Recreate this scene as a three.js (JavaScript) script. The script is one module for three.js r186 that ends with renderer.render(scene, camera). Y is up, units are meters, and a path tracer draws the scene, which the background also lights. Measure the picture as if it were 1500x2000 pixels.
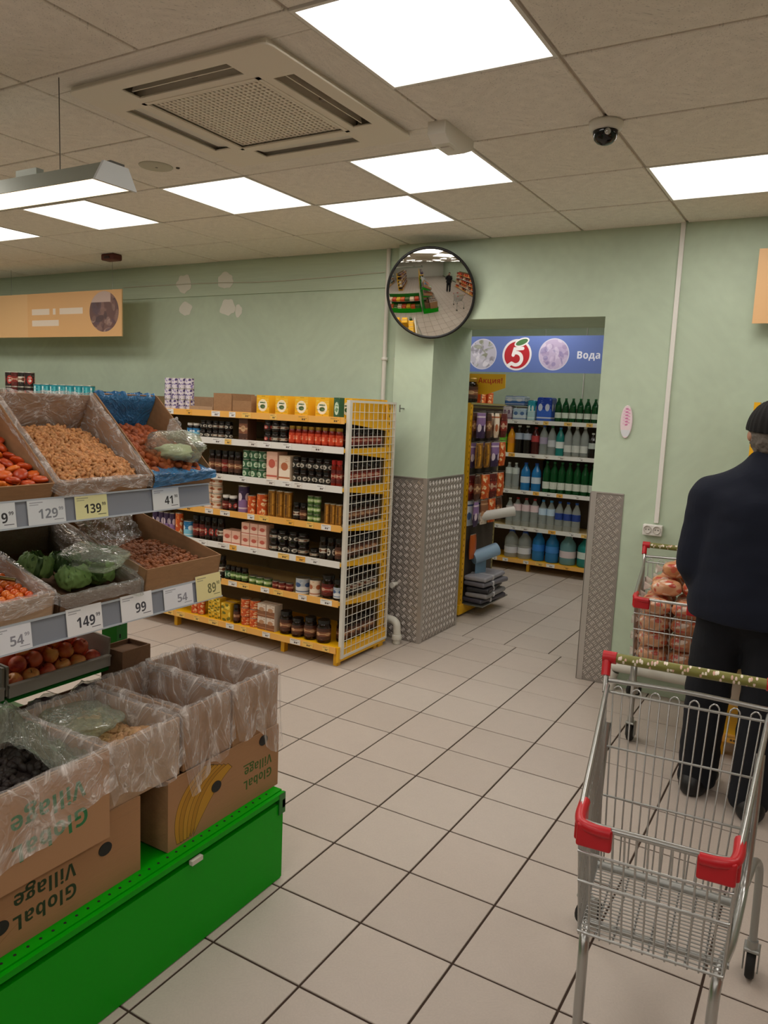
import * as THREE from 'three';
import { RoundedBoxGeometry } from 'three/addons/geometries/RoundedBoxGeometry.js';
import { MarchingCubes } from 'three/addons/objects/MarchingCubes.js';
import { mergeGeometries, mergeVertices } from 'three/addons/utils/BufferGeometryUtils.js';
import { RectAreaLightUniformsLib } from 'three/addons/lights/RectAreaLightUniformsLib.js';
import { ImprovedNoise } from 'three/addons/math/ImprovedNoise.js';
RectAreaLightUniformsLib.init();

// ---------------------------------------------------------------- camera, exposure
const scene = new THREE.Scene();
const camera = new THREE.PerspectiveCamera(67.35, 0.75, 0.03, 60);
camera.position.set(0, 1.68, 0);
camera.rotation.order = 'YXZ';
camera.rotation.set(-7.877 * Math.PI / 180, 30.409 * Math.PI / 180, 2.446 * Math.PI / 180);
camera.updateMatrixWorld();
const renderer = new THREE.WebGLRenderer();
renderer.toneMapping = THREE.LinearToneMapping;
renderer.toneMappingExposure = 0.99;
renderer.shadowMap.enabled = true;
const PANEL_LIGHT = 5.0, PANEL_GLOW = 3.2, LIGHT_COLOR = 0xfff8f0;

// ---------------------------------------------------------------- helpers
const V = (x, y, z) => new THREE.Vector3(x, y, z);
function rngOf(seed) { let s = seed | 0; return () => { s = (s + 0x6d2b79f5) | 0; let t = Math.imul(s ^ (s >>> 15), 1 | s); t = (t + Math.imul(t ^ (t >>> 7), 61 | t)) ^ t; return ((t ^ (t >>> 14)) >>> 0) / 4294967296; }; }
const rnd = rngOf(7);
const pn = new ImprovedNoise();
const fbm = (x, y, z, o = 4) => { let a = 0, k = 1, f = 1; for (let i = 0; i < o; i++) { a += k * pn.noise(x * f, y * f, z * f); k *= 0.5; f *= 2.03; } return a; };
const clamp = (x, a = 0, b = 1) => Math.min(b, Math.max(a, x));
const mix = (a, b, t) => a + (b - a) * t;

const used = new Map();
function numbered(name) { const n = used.get(name) || 0; used.set(name, n + 1); return n ? name + '_' + String(n).padStart(3, '0') : name; }
function shade(o) { o.traverse((m) => { if (m.isMesh) { m.castShadow = true; m.receiveShadow = true; } }); return o; }
function thing(name, label, category, group, at, turn = 0) {
  const g = new THREE.Group(); g.name = numbered(name); g.userData = { label, category };
  if (group) g.userData.group = group;
  if (at) g.position.set(at[0], at[1], at[2]);
  g.rotation.y = turn; scene.add(g); return g;
}
function part(parent, name, geo, mat, at, label) {
  const m = new THREE.Mesh(geo, mat); m.name = name; m.castShadow = m.receiveShadow = true;
  if (at) m.position.set(at[0], at[1], at[2]);
  if (label) m.userData.label = label;
  parent.add(m); return m;
}
function solo(name, geo, mat, label, category, group, at) {
  const m = new THREE.Mesh(geo, mat); m.name = numbered(name); m.castShadow = m.receiveShadow = true;
  m.userData = { label, category }; if (group) m.userData.group = group;
  if (at) m.position.set(at[0], at[1], at[2]);
  scene.add(m); return m;
}
function copyOf(src, label, group) {
  const c = src.clone(); c.userData = { ...src.userData }; if (label) c.userData.label = label; if (group) c.userData.group = group;
  c.name = numbered(src.name.replace(/_\d{3}$/, '')); scene.add(c); return c;
}
function structure(name, geo, mat, label) {
  const m = geo ? new THREE.Mesh(geo, mat) : new THREE.Group(); m.name = numbered(name); m.castShadow = m.receiveShadow = true;
  m.userData = { kind: 'structure', label, category: name.split('_')[0] }; scene.add(m); return m;
}
const box = (w, h, d, x = 0, y = 0, z = 0) => new THREE.BoxGeometry(w, h, d).translate(x, y, z);
const span = (x0, x1, y0, y1, z0, z1) => new THREE.BoxGeometry(x1 - x0, y1 - y0, z1 - z0).translate((x0 + x1) / 2, (y0 + y1) / 2, (z0 + z1) / 2);
const rbox = (w, h, d, r, x = 0, y = 0, z = 0, s = 2) => new RoundedBoxGeometry(w, h, d, s, Math.min(r, w / 2.01, h / 2.01, d / 2.01)).translate(x, y, z);
const merge = (list) => { const a = list.map((g) => { const n = g.index ? g.toNonIndexed() : g; for (const k of Object.keys(n.attributes)) if (!['position', 'normal', 'uv'].includes(k)) n.deleteAttribute(k); return n; }); return mergeGeometries(a, false); };
function rod(a, b, r, seg = 6) {           // straight round bar from a to b
  const A = V(...a), B = V(...b), L = A.distanceTo(B);
  const g = new THREE.CylinderGeometry(r, r, L, seg); g.translate(0, L / 2, 0);
  g.applyQuaternion(new THREE.Quaternion().setFromUnitVectors(V(0, 1, 0), B.clone().sub(A).normalize()));
  return g.translate(A.x, A.y, A.z);
}
function pipe(points, r, n = 24, seg = 8, tension = 0.5) { return new THREE.TubeGeometry(new THREE.CatmullRomCurve3(points.map((p) => V(...p)), false, 'catmullrom', tension), n, r, seg, false); }
const lathe = (prof, seg = 18) => new THREE.LatheGeometry(prof.map(([r, y]) => new THREE.Vector2(r, y)), seg);
function chamferSlab(w, t, d, c, up = 1) {  // slab whose top (up=1) or bottom (up=-1) edges are chamfered; top face at y=0
  const x = w / 2, z = d / 2, P = [], U = [];
  const quad = (a, b, cc, dd) => { for (const p of (up > 0 ? [a, b, cc, a, cc, dd] : [a, cc, b, a, dd, cc])) { P.push(p[0], p[1] * up, p[2]); U.push(p[0] / w + 0.5, p[2] / d + 0.5); } };
  const T = [[-x + c, 0, -z + c], [-x + c, 0, z - c], [x - c, 0, z - c], [x - c, 0, -z + c]], M = [[-x, -c, -z], [-x, -c, z], [x, -c, z], [x, -c, -z]], B = M.map(([a, , b]) => [a, -t, b]);
  quad(T[0], T[1], T[2], T[3]);
  for (let i = 0; i < 4; i++) { const j = (i + 1) % 4; quad(T[j], T[i], M[i], M[j]); quad(M[j], M[i], B[i], B[j]); }
  const g = new THREE.BufferGeometry(); g.setAttribute('position', new THREE.Float32BufferAttribute(P, 3)); g.setAttribute('uv', new THREE.Float32BufferAttribute(U, 2)); g.computeVertexNormals(); return g;
}
function sheet(nu, nv, f, su = 1, sv = 1) { // surface of points f(u, v) -> [x, y, z]
  const P = [], U = [], I = [];
  for (let j = 0; j <= nv; j++) for (let i = 0; i <= nu; i++) { const p = f(i / nu, j / nv); P.push(p[0], p[1], p[2]); U.push(i / nu * su, j / nv * sv); }
  for (let j = 0; j < nv; j++) for (let i = 0; i < nu; i++) { const a = j * (nu + 1) + i, b = a + 1, c = a + nu + 1, d = c + 1; I.push(a, b, c, b, d, c); }
  const g = new THREE.BufferGeometry(); g.setAttribute('position', new THREE.Float32BufferAttribute(P, 3)); g.setAttribute('uv', new THREE.Float32BufferAttribute(U, 2)); g.setIndex(I); g.computeVertexNormals(); return g;
}
// mesh of a signed distance field
function fieldMesh(f, min, max, cell) {
  const size = Math.max(max[0] - min[0], max[1] - min[1], max[2] - min[2]) / 2 + cell * 2;
  const c = [0, 1, 2].map((i) => (min[i] + max[i]) / 2), res = Math.ceil(2 * size / cell);
  const mc = new MarchingCubes(res, new THREE.MeshStandardMaterial(), false, false, 400000);
  mc.isolation = 0; const h = 2 * size / res;
  for (let k = 0; k < res; k++) for (let j = 0; j < res; j++) for (let i = 0; i < res; i++) {
    const x = c[0] - size + i * h, y = c[1] - size + j * h, z = c[2] - size + k * h;
    mc.field[i + j * res + k * res * res] = -f(x, y, z);
  }
  mc.update();
  const n = mc.count, pos = mc.positionArray.slice(0, n * 3);
  for (let i = 0; i < n; i++) for (let a = 0; a < 3; a++) pos[i * 3 + a] = pos[i * 3 + a] * size + c[a];
  let g = new THREE.BufferGeometry(); g.setAttribute('position', new THREE.BufferAttribute(pos, 3));
  g = mergeVertices(g, 1e-5); g.computeVertexNormals();
  const uv = new Float32Array(g.attributes.position.count * 2); g.setAttribute('uv', new THREE.BufferAttribute(uv, 2));
  for (let i = 0; i < uv.length / 2; i++) { uv[2 * i] = g.attributes.position.getX(i) + g.attributes.position.getZ(i); uv[2 * i + 1] = g.attributes.position.getY(i); }
  return g;
}
const smin = (a, b, k) => { const h = clamp(0.5 + 0.5 * (b - a) / k); return mix(b, a, h) - k * h * (1 - h); };
function capsule(p, a, b, ra, rb) {
  const bx = b[0] - a[0], by = b[1] - a[1], bz = b[2] - a[2], px = p[0] - a[0], py = p[1] - a[1], pz = p[2] - a[2];
  const t = clamp((px * bx + py * by + pz * bz) / (bx * bx + by * by + bz * bz + 1e-9));
  return Math.hypot(px - bx * t, py - by * t, pz - bz * t) - mix(ra, rb, t);
}

// pixel of the photograph -> direction; a distance comes from the plane it lies on
function ray(px, py) { const f = 1500.7; return V((px - 750) / f, -(py - 1000) / f, -1).applyQuaternion(camera.quaternion); }
function onZ(px, py, z) { const d = ray(px, py), t = z / d.z; return V(d.x * t, 1.68 + d.y * t, z); }
function toPixel(x, y, z) { const p = V(x, y, z).project(camera); return [(p.x + 1) * 750, (1 - p.y) * 1000, V(x, y, z).applyMatrix4(camera.matrixWorldInverse).z]; }

// ---------------------------------------------------------------- textures and materials
function dataTex(n, f, srgb = true, rep = 1) {
  const a = new Uint8Array(n * n * 4);
  for (let j = 0; j < n; j++) for (let i = 0; i < n; i++) { const c = f(i / n, j / n, i, j); const k = (j * n + i) * 4; const q = Array.isArray(c) ? c : [c, c, c]; a[k] = clamp(q[0]) * 255; a[k + 1] = clamp(q[1]) * 255; a[k + 2] = clamp(q[2]) * 255; a[k + 3] = 255; }
  const t = new THREE.DataTexture(a, n, n); t.wrapS = t.wrapT = THREE.RepeatWrapping; t.magFilter = THREE.LinearFilter; t.minFilter = THREE.LinearMipmapLinearFilter; t.generateMipmaps = true;
  if (srgb) t.colorSpace = THREE.SRGBColorSpace; t.repeat.set(rep, rep); t.needsUpdate = true; return t;
}
function canvasTex(w, h, draw) { const c = document.createElement('canvas'); c.width = w; c.height = h; const x = c.getContext('2d'); draw(x, w, h); const t = new THREE.CanvasTexture(c); t.colorSpace = THREE.SRGBColorSpace; t.needsUpdate = true; return t; }
// periodic noise: blend of shifted samples so that the tile repeats
const per = (u, v, f, seed, o = 4) => { const a = u * 2 * Math.PI, b = v * 2 * Math.PI, r = f / 6.283; return fbm(Math.cos(a) * r + seed, Math.sin(a) * r + Math.cos(b) * r * 1.01, Math.sin(b) * r + seed * 0.7, o); };
const M = (color, roughness = 0.6, o = {}) => new THREE.MeshStandardMaterial({ color, roughness, ...o });
const MP = (color, roughness = 0.6, o = {}) => new THREE.MeshPhysicalMaterial({ color, roughness, ...o });

const tileGrain = dataTex(256, (u, v) => { const n = per(u, v, 4, 3.1, 2) * 0.012 + per(u, v, 60, 8.2, 2) * 0.022; return [0.93 + n, 0.93 + n, 0.93 + n]; });
const tileRough = dataTex(128, (u, v) => 0.9 + per(u, v, 40, 5.5, 2) * 0.08, false);
const tileMats = [[0.58, 0.502, 0.44], [0.595, 0.513, 0.449], [0.57, 0.491, 0.428], [0.605, 0.53, 0.467]].map((c) => { const m = M(0xffffff, 0.52, { map: tileGrain, roughnessMap: tileRough }); m.color.setRGB(...c); return m; });
const grout = M(0x3a2a20, 0.95);
const mineral = dataTex(512, (u, v) => { const s = per(u, v, 120, 2.7, 2), n = per(u, v, 14, 9.9); const pit = s > 0.5 ? 0.86 : 1; return [0.95 * pit + n * 0.03, 0.94 * pit + n * 0.03, 0.92 * pit + n * 0.03]; });
const mineralBump = dataTex(512, (u, v) => { const s = per(u, v, 120, 2.7, 2); return s > 0.42 ? 0.2 : 0.7 + s * 0.2; }, false);
const ceilMats = [[0.93, 0.905, 0.865], [0.915, 0.89, 0.845], [0.94, 0.915, 0.88]].map((c) => { const m = M(0xffffff, 0.95, { map: mineral, bumpMap: mineralBump, bumpScale: 0.0005 }); m.color.setRGB(...c); return m; });
const paint = dataTex(256, (u, v) => { const n = per(u, v, 5, 1.3) * 0.03 + per(u, v, 30, 4.4, 2) * 0.018; return [0.95 + n, 0.95 + n, 0.95 + n]; });
const paintBump = dataTex(256, (u, v) => 0.5 + per(u, v, 60, 6.6, 2) * 0.4, false);
const wallGreen = M(0xffffff, 0.62, { map: paint, bumpMap: paintBump, bumpScale: 0.0006 }); wallGreen.color.setRGB(0.555, 0.67, 0.51);
const wallPlain = M(0xd8d6cc, 0.8);
const white = M(0xe6e4de, 0.45), whitePlastic = M(0xdfdcd2, 0.4), offWhite = M(0xcfc9bc, 0.55);
const steel = M(0xb9bab8, 0.28, { metalness: 0.9 }), steelDark = M(0x8a8a86, 0.4, { metalness: 0.85 }), galvan = M(0xa7a9a6, 0.45, { metalness: 0.8 });
const black = M(0x0c0c0d, 0.5), hollowShade = M(0x15130f, 0.9), rubber = M(0x1b1b1b, 0.75);  // the gap colour holds the shade inside slots, small holes and hollows
const yellow = M(0xf0b50e, 0.4), yellowDeep = M(0xe3a70c, 0.42), orangeRail = M(0xf0b45a, 0.4), railWhite = M(0xe9e6e0, 0.35);
const red = M(0xc01522, 0.35), green = MP(0x029c04, 0.45, { specularIntensity: 0.4 }), greenDark = M(0x0d6b1b, 0.4);
const cardGrain = dataTex(256, (u, v) => { const n = per(u, v, 8, 2.2) * 0.05 + Math.sin(v * 2 * Math.PI * 48) * 0.014 + per(u, v, 50, 7.7, 2) * 0.04; return [0.93 + n, 0.93 + n, 0.92 + n]; });
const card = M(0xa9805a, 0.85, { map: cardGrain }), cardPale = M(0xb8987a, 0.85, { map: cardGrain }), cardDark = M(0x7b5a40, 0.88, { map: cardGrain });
const crinkle = dataTex(512, (u, v) => { const a = 1 - Math.abs(per(u, v, 7, 3.3, 3)) * 2.2, b = 1 - Math.abs(per(u, v, 16, 5.1, 3)) * 2; return 0.6 * Math.pow(clamp(a), 3) + 0.4 * Math.pow(clamp(b), 3); }, false);
const filmLook = { thickness: 0, side: THREE.DoubleSide, bumpMap: crinkle, bumpScale: 0.0035 };
// creased polythene: clear where it is smooth, white along the creases
const crease = dataTex(512, (u, v) => { const w = per(u, v, 3, 1.7, 2) * 0.12; const a = Math.pow(clamp(1 - 2.6 * Math.abs(per(u + w, v * 0.999, 5, 4.1, 3))), 5), b = Math.pow(clamp(1 - 2.4 * Math.abs(per(u, v + w, 11, 8.3, 2))), 6), c = clamp(0.5 + per(u, v, 4, 6.4, 3)); return clamp(0.12 + 0.18 * c + 0.36 * a + 0.16 * b, 0, 0.75); }, false);
const film = MP(0xf2ece8, 0.16, { transparent: true, alphaMap: crease, side: THREE.DoubleSide, bumpMap: crinkle, bumpScale: 0.004 });
const filmThin = MP(0xf2f4f0, 0.14, { transmission: 0.88, ...filmLook });
const filmBlue = MP(0x4f9ee0, 0.2, { transmission: 0.55, ...filmLook });
const filmGreen = MP(0xe6eee0, 0.16, { transmission: 0.86, ...filmLook });

// ================================================================ THE SETTING
const HC = 2.78, ZR = -4.75, ZL = -4.86, ZJ = -5.36;     // ceiling height, wall planes
const T = 0.3331, GX = -1.186, GZ = -1.6493;
// floor
{
  const floor = structure('floor', null, null, 'beige ceramic floor tiles with dark joints');
  part(floor, 'grout_bed', span(-9.6, 2.7, -0.12, -0.0035, -8.3, 8.1), grout);
  const full = chamferSlab(T - 0.0075, 0.012, T - 0.0075, 0.0015), rest = [];
  const cut = new Map();
  const lay = (x0, x1, z0, z1) => {          // one tile between two grid lines
    const w = x1 - x0, d = z1 - z0; if (w < 0.03 || d < 0.03) return;
    const key = w.toFixed(3) + d.toFixed(3); let g = full;
    if (Math.abs(w - T) > 0.002 || Math.abs(d - T) > 0.002) { if (!cut.has(key)) cut.set(key, chamferSlab(w - 0.0075, 0.012, d - 0.0075, 0.0015)); g = cut.get(key); }
    const cx = (x0 + x1) / 2, cz = (z0 + z1) / 2, y = (rnd() - 0.5) * 0.0008, p = toPixel(cx, 0, cz);
    const inView = p[2] < 0 && p[0] > -60 && p[0] < 1560 && p[1] > 900 && p[1] < 2090 && cx > -5.2 && cx < 0.4 && !(p[0] < 130 && p[1] > 1300) && !(p[0] < 420 && p[1] > 1420 && cx < -1.62);
    const m = tileMats[Math.floor(rnd() * 4)];
    if (inView) { part(floor, 'tile', g, m, [cx, y, cz]); } else rest.push(g.clone().translate(cx, y, cz));
  };
  const rows = []; for (let k = -30; k <= 9; k++) rows.push([GZ - T * (k + 1), GZ - T * k]);
  rows.push([-5.115, GZ - T * 10]);
  for (const [z0, z1] of rows) for (let i = -25; i <= 11; i++) {
    const x0 = GX + T * i, x1 = x0 + T; if (x0 < -9.5 || x1 > 2.6) continue;
    if (z0 < -4.99 && (x1 < -2.9 || x0 > -0.8)) continue;
    lay(x0, x1, z0, z1);
  }
  for (let k = 0; k < 9; k++) for (let i = -8; i < 8; i++) { const x0 = -1.947 + T * i, z1 = -5.115 - T * k; if (z1 > ZJ && (x0 < -3 || x0 > -1)) continue; lay(x0, x0 + T, z1 - T, z1); }
  const m = part(floor, 'far_tiles', merge(rest), tileMats[0]); m.userData.kind = 'stuff';
}
// walls
const uvMetres = (g) => { const p = g.attributes.position, n = g.attributes.normal, u = g.attributes.uv; for (let i = 0; i < p.count; i++) { const ax = Math.abs(n.getX(i)), ay = Math.abs(n.getY(i)); if (ax > 0.7) u.setXY(i, p.getZ(i) / 1.7, p.getY(i) / 1.7); else if (ay > 0.7) u.setXY(i, p.getX(i) / 1.7, p.getZ(i) / 1.7); else u.setXY(i, p.getX(i) / 1.7, p.getY(i) / 1.7); } return g; };
const wall = (name, a, label, m = wallGreen) => structure(name, uvMetres(span(a[0], a[1], a[2], a[3] === HC ? HC + 0.42 : a[3], a[4], a[5])), m, label);
const PX = -2.755, DL = -2.452, DR = -1.30, DT = 2.268;   // pier edge, door opening
const wallLeftPart = wall('wall_back', [-9.6, PX, 0, HC, ZJ, ZL], 'sage green back wall behind the long gondola');
part(wallLeftPart, 'beam', span(-9.6, PX, 2.515, HC, ZL - 0.01, ZL + 0.014), wallGreen);
wall('wall_back', [PX, DL, 0, HC, ZJ, ZR], 'green pier left of the doorway');
wall('wall_back', [DL, DR, DT, HC, ZJ, ZR], 'green lintel over the doorway');
wall('wall_back', [DR, 2.7, 0, HC, ZJ, ZR], 'green wall right of the doorway');
wall('wall_left', [-9.9, -9.6, 0, HC, ZL - 0.5, 8.1], 'green side wall beyond the produce rack');
wall('wall_right', [2.7, 3.0, 0, HC, ZL - 0.5, 8.1], 'green side wall right of the carts');
wall('wall_front', [-9.6, 2.7, 0, HC, 8.1, 8.4], 'pale wall at the far end of the shop', wallPlain);
wall('wall_far', [-5.2, 1.6, 0, HC, -8.5, -8.2], 'green wall behind the water shelves');
wall('wall_far', [-5.5, -5.2, 0, HC, -8.5, ZJ], 'side wall of the back room');
wall('wall_far', [1.6, 1.9, 0, HC, -8.5, ZJ], 'right side wall of the back room');
// patches of bare plaster on the back wall
{
  const patch = M(0xe0dfd4, 0.9);
  for (const [px, py, w, h, s] of [[362, 555, 28, 36, 1], [363, 603, 24, 26, 2], [443, 549, 28, 30, 3], [445, 601, 28, 30, 4], [466, 607, 13, 22, 5]]) {
    const c = onZ(px, py, ZL), sh = new THREE.Shape(), W = w * 0.0066, H = h * 0.0047;
    for (let i = 0; i < 26; i++) { const a = i / 26 * 6.283, q = 0.45 + 0.13 * pn.noise(Math.cos(a) * 1.6 + s * 5, Math.sin(a) * 1.6, s); const p = [Math.cos(a) * W * q, Math.sin(a) * H * q]; i ? sh.lineTo(...p) : sh.moveTo(...p); }
    part(wallLeftPart, 'bare_plaster_patch', new THREE.ExtrudeGeometry(sh, { depth: 0.002, bevelEnabled: false }), patch, [c.x, c.y, c.y > 2.515 ? ZL + 0.014 : ZL], 'pale patch of bare plaster');
  }
}
// chequer plate on both sides of the doorway
{
  const plateMat = M(0x97908a, 0.45, { metalness: 0.45 }), treadMat = M(0xd2cac4, 0.32, { metalness: 0.6 }), edge = M(0xb9b3ae, 0.4, { metalness: 0.6 });
  const loz = (() => { const s = new THREE.Shape(); s.moveTo(-0.0145, 0); s.quadraticCurveTo(0, 0.006, 0.0145, 0); s.quadraticCurveTo(0, -0.006, -0.0145, 0); return new THREE.ExtrudeGeometry(s, { depth: 0.0016, bevelEnabled: true, bevelThickness: 0.0012, bevelSize: 0.001, bevelSegments: 1, curveSegments: 2 }); })();
  const tread = (w, h, k = 0.05) => { const out = []; for (let j = 0; j * k * 0.5 < h - 0.04; j++) for (let i = 0; i * k < w - 0.025; i++) { const x = 0.022 + i * k + (j % 2) * k / 2, y = 0.025 + j * k * 0.5; if (x > w - 0.018) continue; for (const q of [-0.011, 0, 0.011]) out.push(loz.clone().translate(0, q, 0).rotateZ(((j % 2) ? 1 : -1) * 0.78).translate(x, y, 0)); } return merge(out); };
  const plate = (name, label, w, h, at, turn) => {
    const t = thing('chequer_plate', label, 'metal plate', 'chequer plates protecting the doorway', at, turn);
    part(t, 'sheet', span(0, w, 0, h, 0, 0.004), plateMat);
    const tr = part(t, 'tread_pattern', tread(w, h), treadMat, [0, 0, 0.004]); tr.userData.kind = 'stuff';
    part(t, 'top_trim', span(0, w, h, h + 0.008, 0, 0.008), edge);
    return t;
  };
  const fa = plate('a', 'chequer plate on the front of the pier beside the yellow gondola', DL - PX, 1.18, [PX, 0.002, ZR + 0.001], 0);
  part(fa, 'corner_angle', merge([span(DL - PX - 0.022, DL - PX + 0.006, 0, 1.186, 0.0045, 0.0085)]), edge, null, 'pale metal corner strip');
  const fb = plate('b', 'chequer plate lining the left jamb of the doorway', 0.60, 1.18, [DL + 0.001, 0.002, ZR + 0.004], Math.PI / 2);
  part(fb, 'corner_angle', merge([span(-0.004, 0.022, 0, 1.186, 0.0045, 0.0085), span(0.585, 0.605, 0, 1.186, 0.0045, 0.0085)]), edge, null, 'pale metal edge strips');
  const r = plate('c', 'chequer plate on the wall right of the doorway beside the carts', 0.20, 1.20, [DR, 0.002, ZR + 0.001], 0);
  part(r, 'edge_angle', merge([span(-0.004, 0.035, 0, 1.2, 0.004, 0.008), span(-0.006, -0.001, 0, 1.2, -0.05, 0.008)]), edge);
}
// suspended ceiling
const CX0 = -1.480, CZ0 = -2.4596, C = 0.6;              // grid origin: node (0,0)
const cellRect = (i, j) => [CX0 + C * i, CX0 + C * (i + 1), CZ0 - C * (j + 1), CZ0 - C * j];
const LAMPS = [[0, -1], [-1, 1], [-2, 2], [-3, 1], [-5, 1], [-7, 1], [1, 2]];
const FAR_LAMPS = [[-9, 1], [-11, 1], [4, 1], [3, -1], [-4, -2], [-7, -2], [-10, -2]];
for (let j = -4; j >= -13; j -= 3) for (let i = -9; i <= 3; i += 3) FAR_LAMPS.push([i + (j % 2 ? 1 : 0), j]);
{
  const ceiling = structure('ceiling', null, null, 'suspended ceiling of beige mineral fibre panels');
  part(ceiling, 'slab', span(-9.9, 3.0, HC + 0.42, HC + 0.52, -8.5, 8.4), wallPlain);
  const tile = chamferSlab(C - 0.014, 0.016, C - 0.014, 0.003, -1), tee = [], rest = [];
  const lampSet = new Set([...LAMPS, ...FAR_LAMPS].map((a) => a.join()));
  const teeMat = M(0xffffff, 0.6); teeMat.color.setRGB(0.5, 0.44, 0.37);
  for (let j = -18; j <= 3; j++) for (let i = -14; i <= 6; i++) {
    let [x0, x1, z0, z1] = cellRect(i, j); z0 = Math.max(z0, ZL + 0.02); x1 = Math.min(x1, 2.7); x0 = Math.max(x0, -9.6); z1 = Math.min(z1, 8.1);
    if (x1 - x0 < 0.05 || z1 - z0 < 0.05) continue;
    if (lampSet.has(i + ',' + j)) continue;
    if ((i === -2 || i === -1) && (j === -1 || j === 0)) continue;      // taken by the air conditioner
    const whole = x1 - x0 > 0.599 && z1 - z0 > 0.599;
    const g = whole ? tile : chamferSlab(x1 - x0 - 0.014, 0.016, z1 - z0 - 0.014, 0.003, -1);
    const p = toPixel((x0 + x1) / 2, HC, (z0 + z1) / 2), seen = p[2] < 0 && p[0] > -300 && p[0] < 1750 && p[1] > -220 && p[1] < 800;
    const at = [(x0 + x1) / 2, HC - 0.002 + (rnd() - 0.5) * 0.002, (z0 + z1) / 2];
    if (seen) { const t = part(ceiling, 'ceiling_panel', g, ceilMats[Math.floor(rnd() * 3)], at); t.rotation.z = (rnd() - 0.5) * 0.003; t.rotation.x = (rnd() - 0.5) * 0.003; } else rest.push(g.clone().translate(...at));
  }
  const far = part(ceiling, 'far_panels', merge(rest), ceilMats[0]); far.userData.kind = 'stuff';
  for (let i = -13; i <= 6; i++) part(ceiling, 'tee_bar', span(CX0 + C * i - 0.011, CX0 + C * i + 0.011, HC + 0.007, HC + 0.03, ZL, 8.1), teeMat);
  for (let j = -17; j <= 3; j++) part(ceiling, 'tee_bar', span(-9.6, 2.7, HC + 0.0065, HC + 0.03, CZ0 - C * j - 0.011, CZ0 - C * j + 0.011), teeMat);
  // strips cut to fit round the air conditioner
  const strip = (x0, x1, z0, z1) => part(ceiling, 'cut_panel', chamferSlab(x1 - x0 - 0.004, 0.016, z1 - z0 - 0.004, 0.002, -1), ceilMats[1], [(x0 + x1) / 2, HC - 0.002, (z0 + z1) / 2]);
  const [ax0, , , az1] = cellRect(-2, -1), [, ax1, az0] = cellRect(-1, 0);
  strip(ax0, ax1, -1.98, az1); strip(ax0, ax1, az0, -2.84); strip(ax0, -2.5, -2.84, -1.98); strip(-1.68, ax1, -2.84, -1.98);
  // back room ceiling
  part(ceiling, 'back_room_ceiling', span(-5.2, 1.6, HC, HC + 0.02, -8.2, ZJ), ceilMats[0]);
}
// LED panels
{
  const frameGeo = (() => { const s = new THREE.Shape(); s.moveTo(-0.297, -0.297); s.lineTo(0.297, -0.297); s.lineTo(0.297, 0.297); s.lineTo(-0.297, 0.297); const h = new THREE.Path(); h.moveTo(-0.284, -0.284); h.lineTo(-0.284, 0.284); h.lineTo(0.284, 0.284); h.lineTo(0.284, -0.284); s.holes.push(h); return new THREE.ExtrudeGeometry(s, { depth: 0.012, bevelEnabled: false }).rotateX(-Math.PI / 2); })();
  const glow = M(0xffffff, 0.6, { emissive: 0xfffaf4, emissiveIntensity: PANEL_GLOW });
  const where = ['above the aisle, nearest the air conditioner grille', 'beside the small white siren box', 'in front of the round mirror', 'beside the round ceiling loudspeaker', 'behind the hanging lamp', 'beyond the hanging lamp', 'above the dome camera side, nearest the right wall'];
  [...LAMPS, ...FAR_LAMPS].forEach(([i, j], n) => {
    const [x0, x1, z0, z1] = cellRect(i, j);
    const t = thing('ceiling_light', n < 7 ? 'square white LED panel ' + where[n] : 'square white LED panel further back in the shop ceiling', 'ceiling light', n < 7 ? 'LED ceiling panels in view' : 'LED ceiling panels further back', [(x0 + x1) / 2, HC - 0.004, (z0 + z1) / 2]);
    part(t, 'frame', frameGeo, white);
    part(t, 'diffuser', box(0.568, 0.008, 0.568, 0, 0.008, 0), glow);
    const l = new THREE.RectAreaLight(LIGHT_COLOR, PANEL_LIGHT, 0.56, 0.56); l.position.set(0, -0.004, 0); l.rotation.x = -Math.PI / 2; l.name = 'panel_light'; t.add(l);
  });
  for (const [x, z] of [[-1.75, -5.95], [-2.5, -6.9], [-3.6, -6.6], [-0.6, -6.6]]) {  // unseen panels; the one nearest the door is added to brighten the flag
    const t = thing('ceiling_light', 'unseen square white LED panel in the back room ceiling', 'ceiling light', 'LED panels of the back room', [x, HC - 0.014, z]);
    part(t, 'frame', frameGeo, white); part(t, 'diffuser', box(0.568, 0.008, 0.568, 0, 0.008, 0), glow);
    const l = new THREE.RectAreaLight(LIGHT_COLOR, PANEL_LIGHT, 0.56, 0.56); l.position.set(0, -0.004, 0); l.rotation.x = -Math.PI / 2; l.name = 'panel_light'; t.add(l);
  }
}
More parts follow.
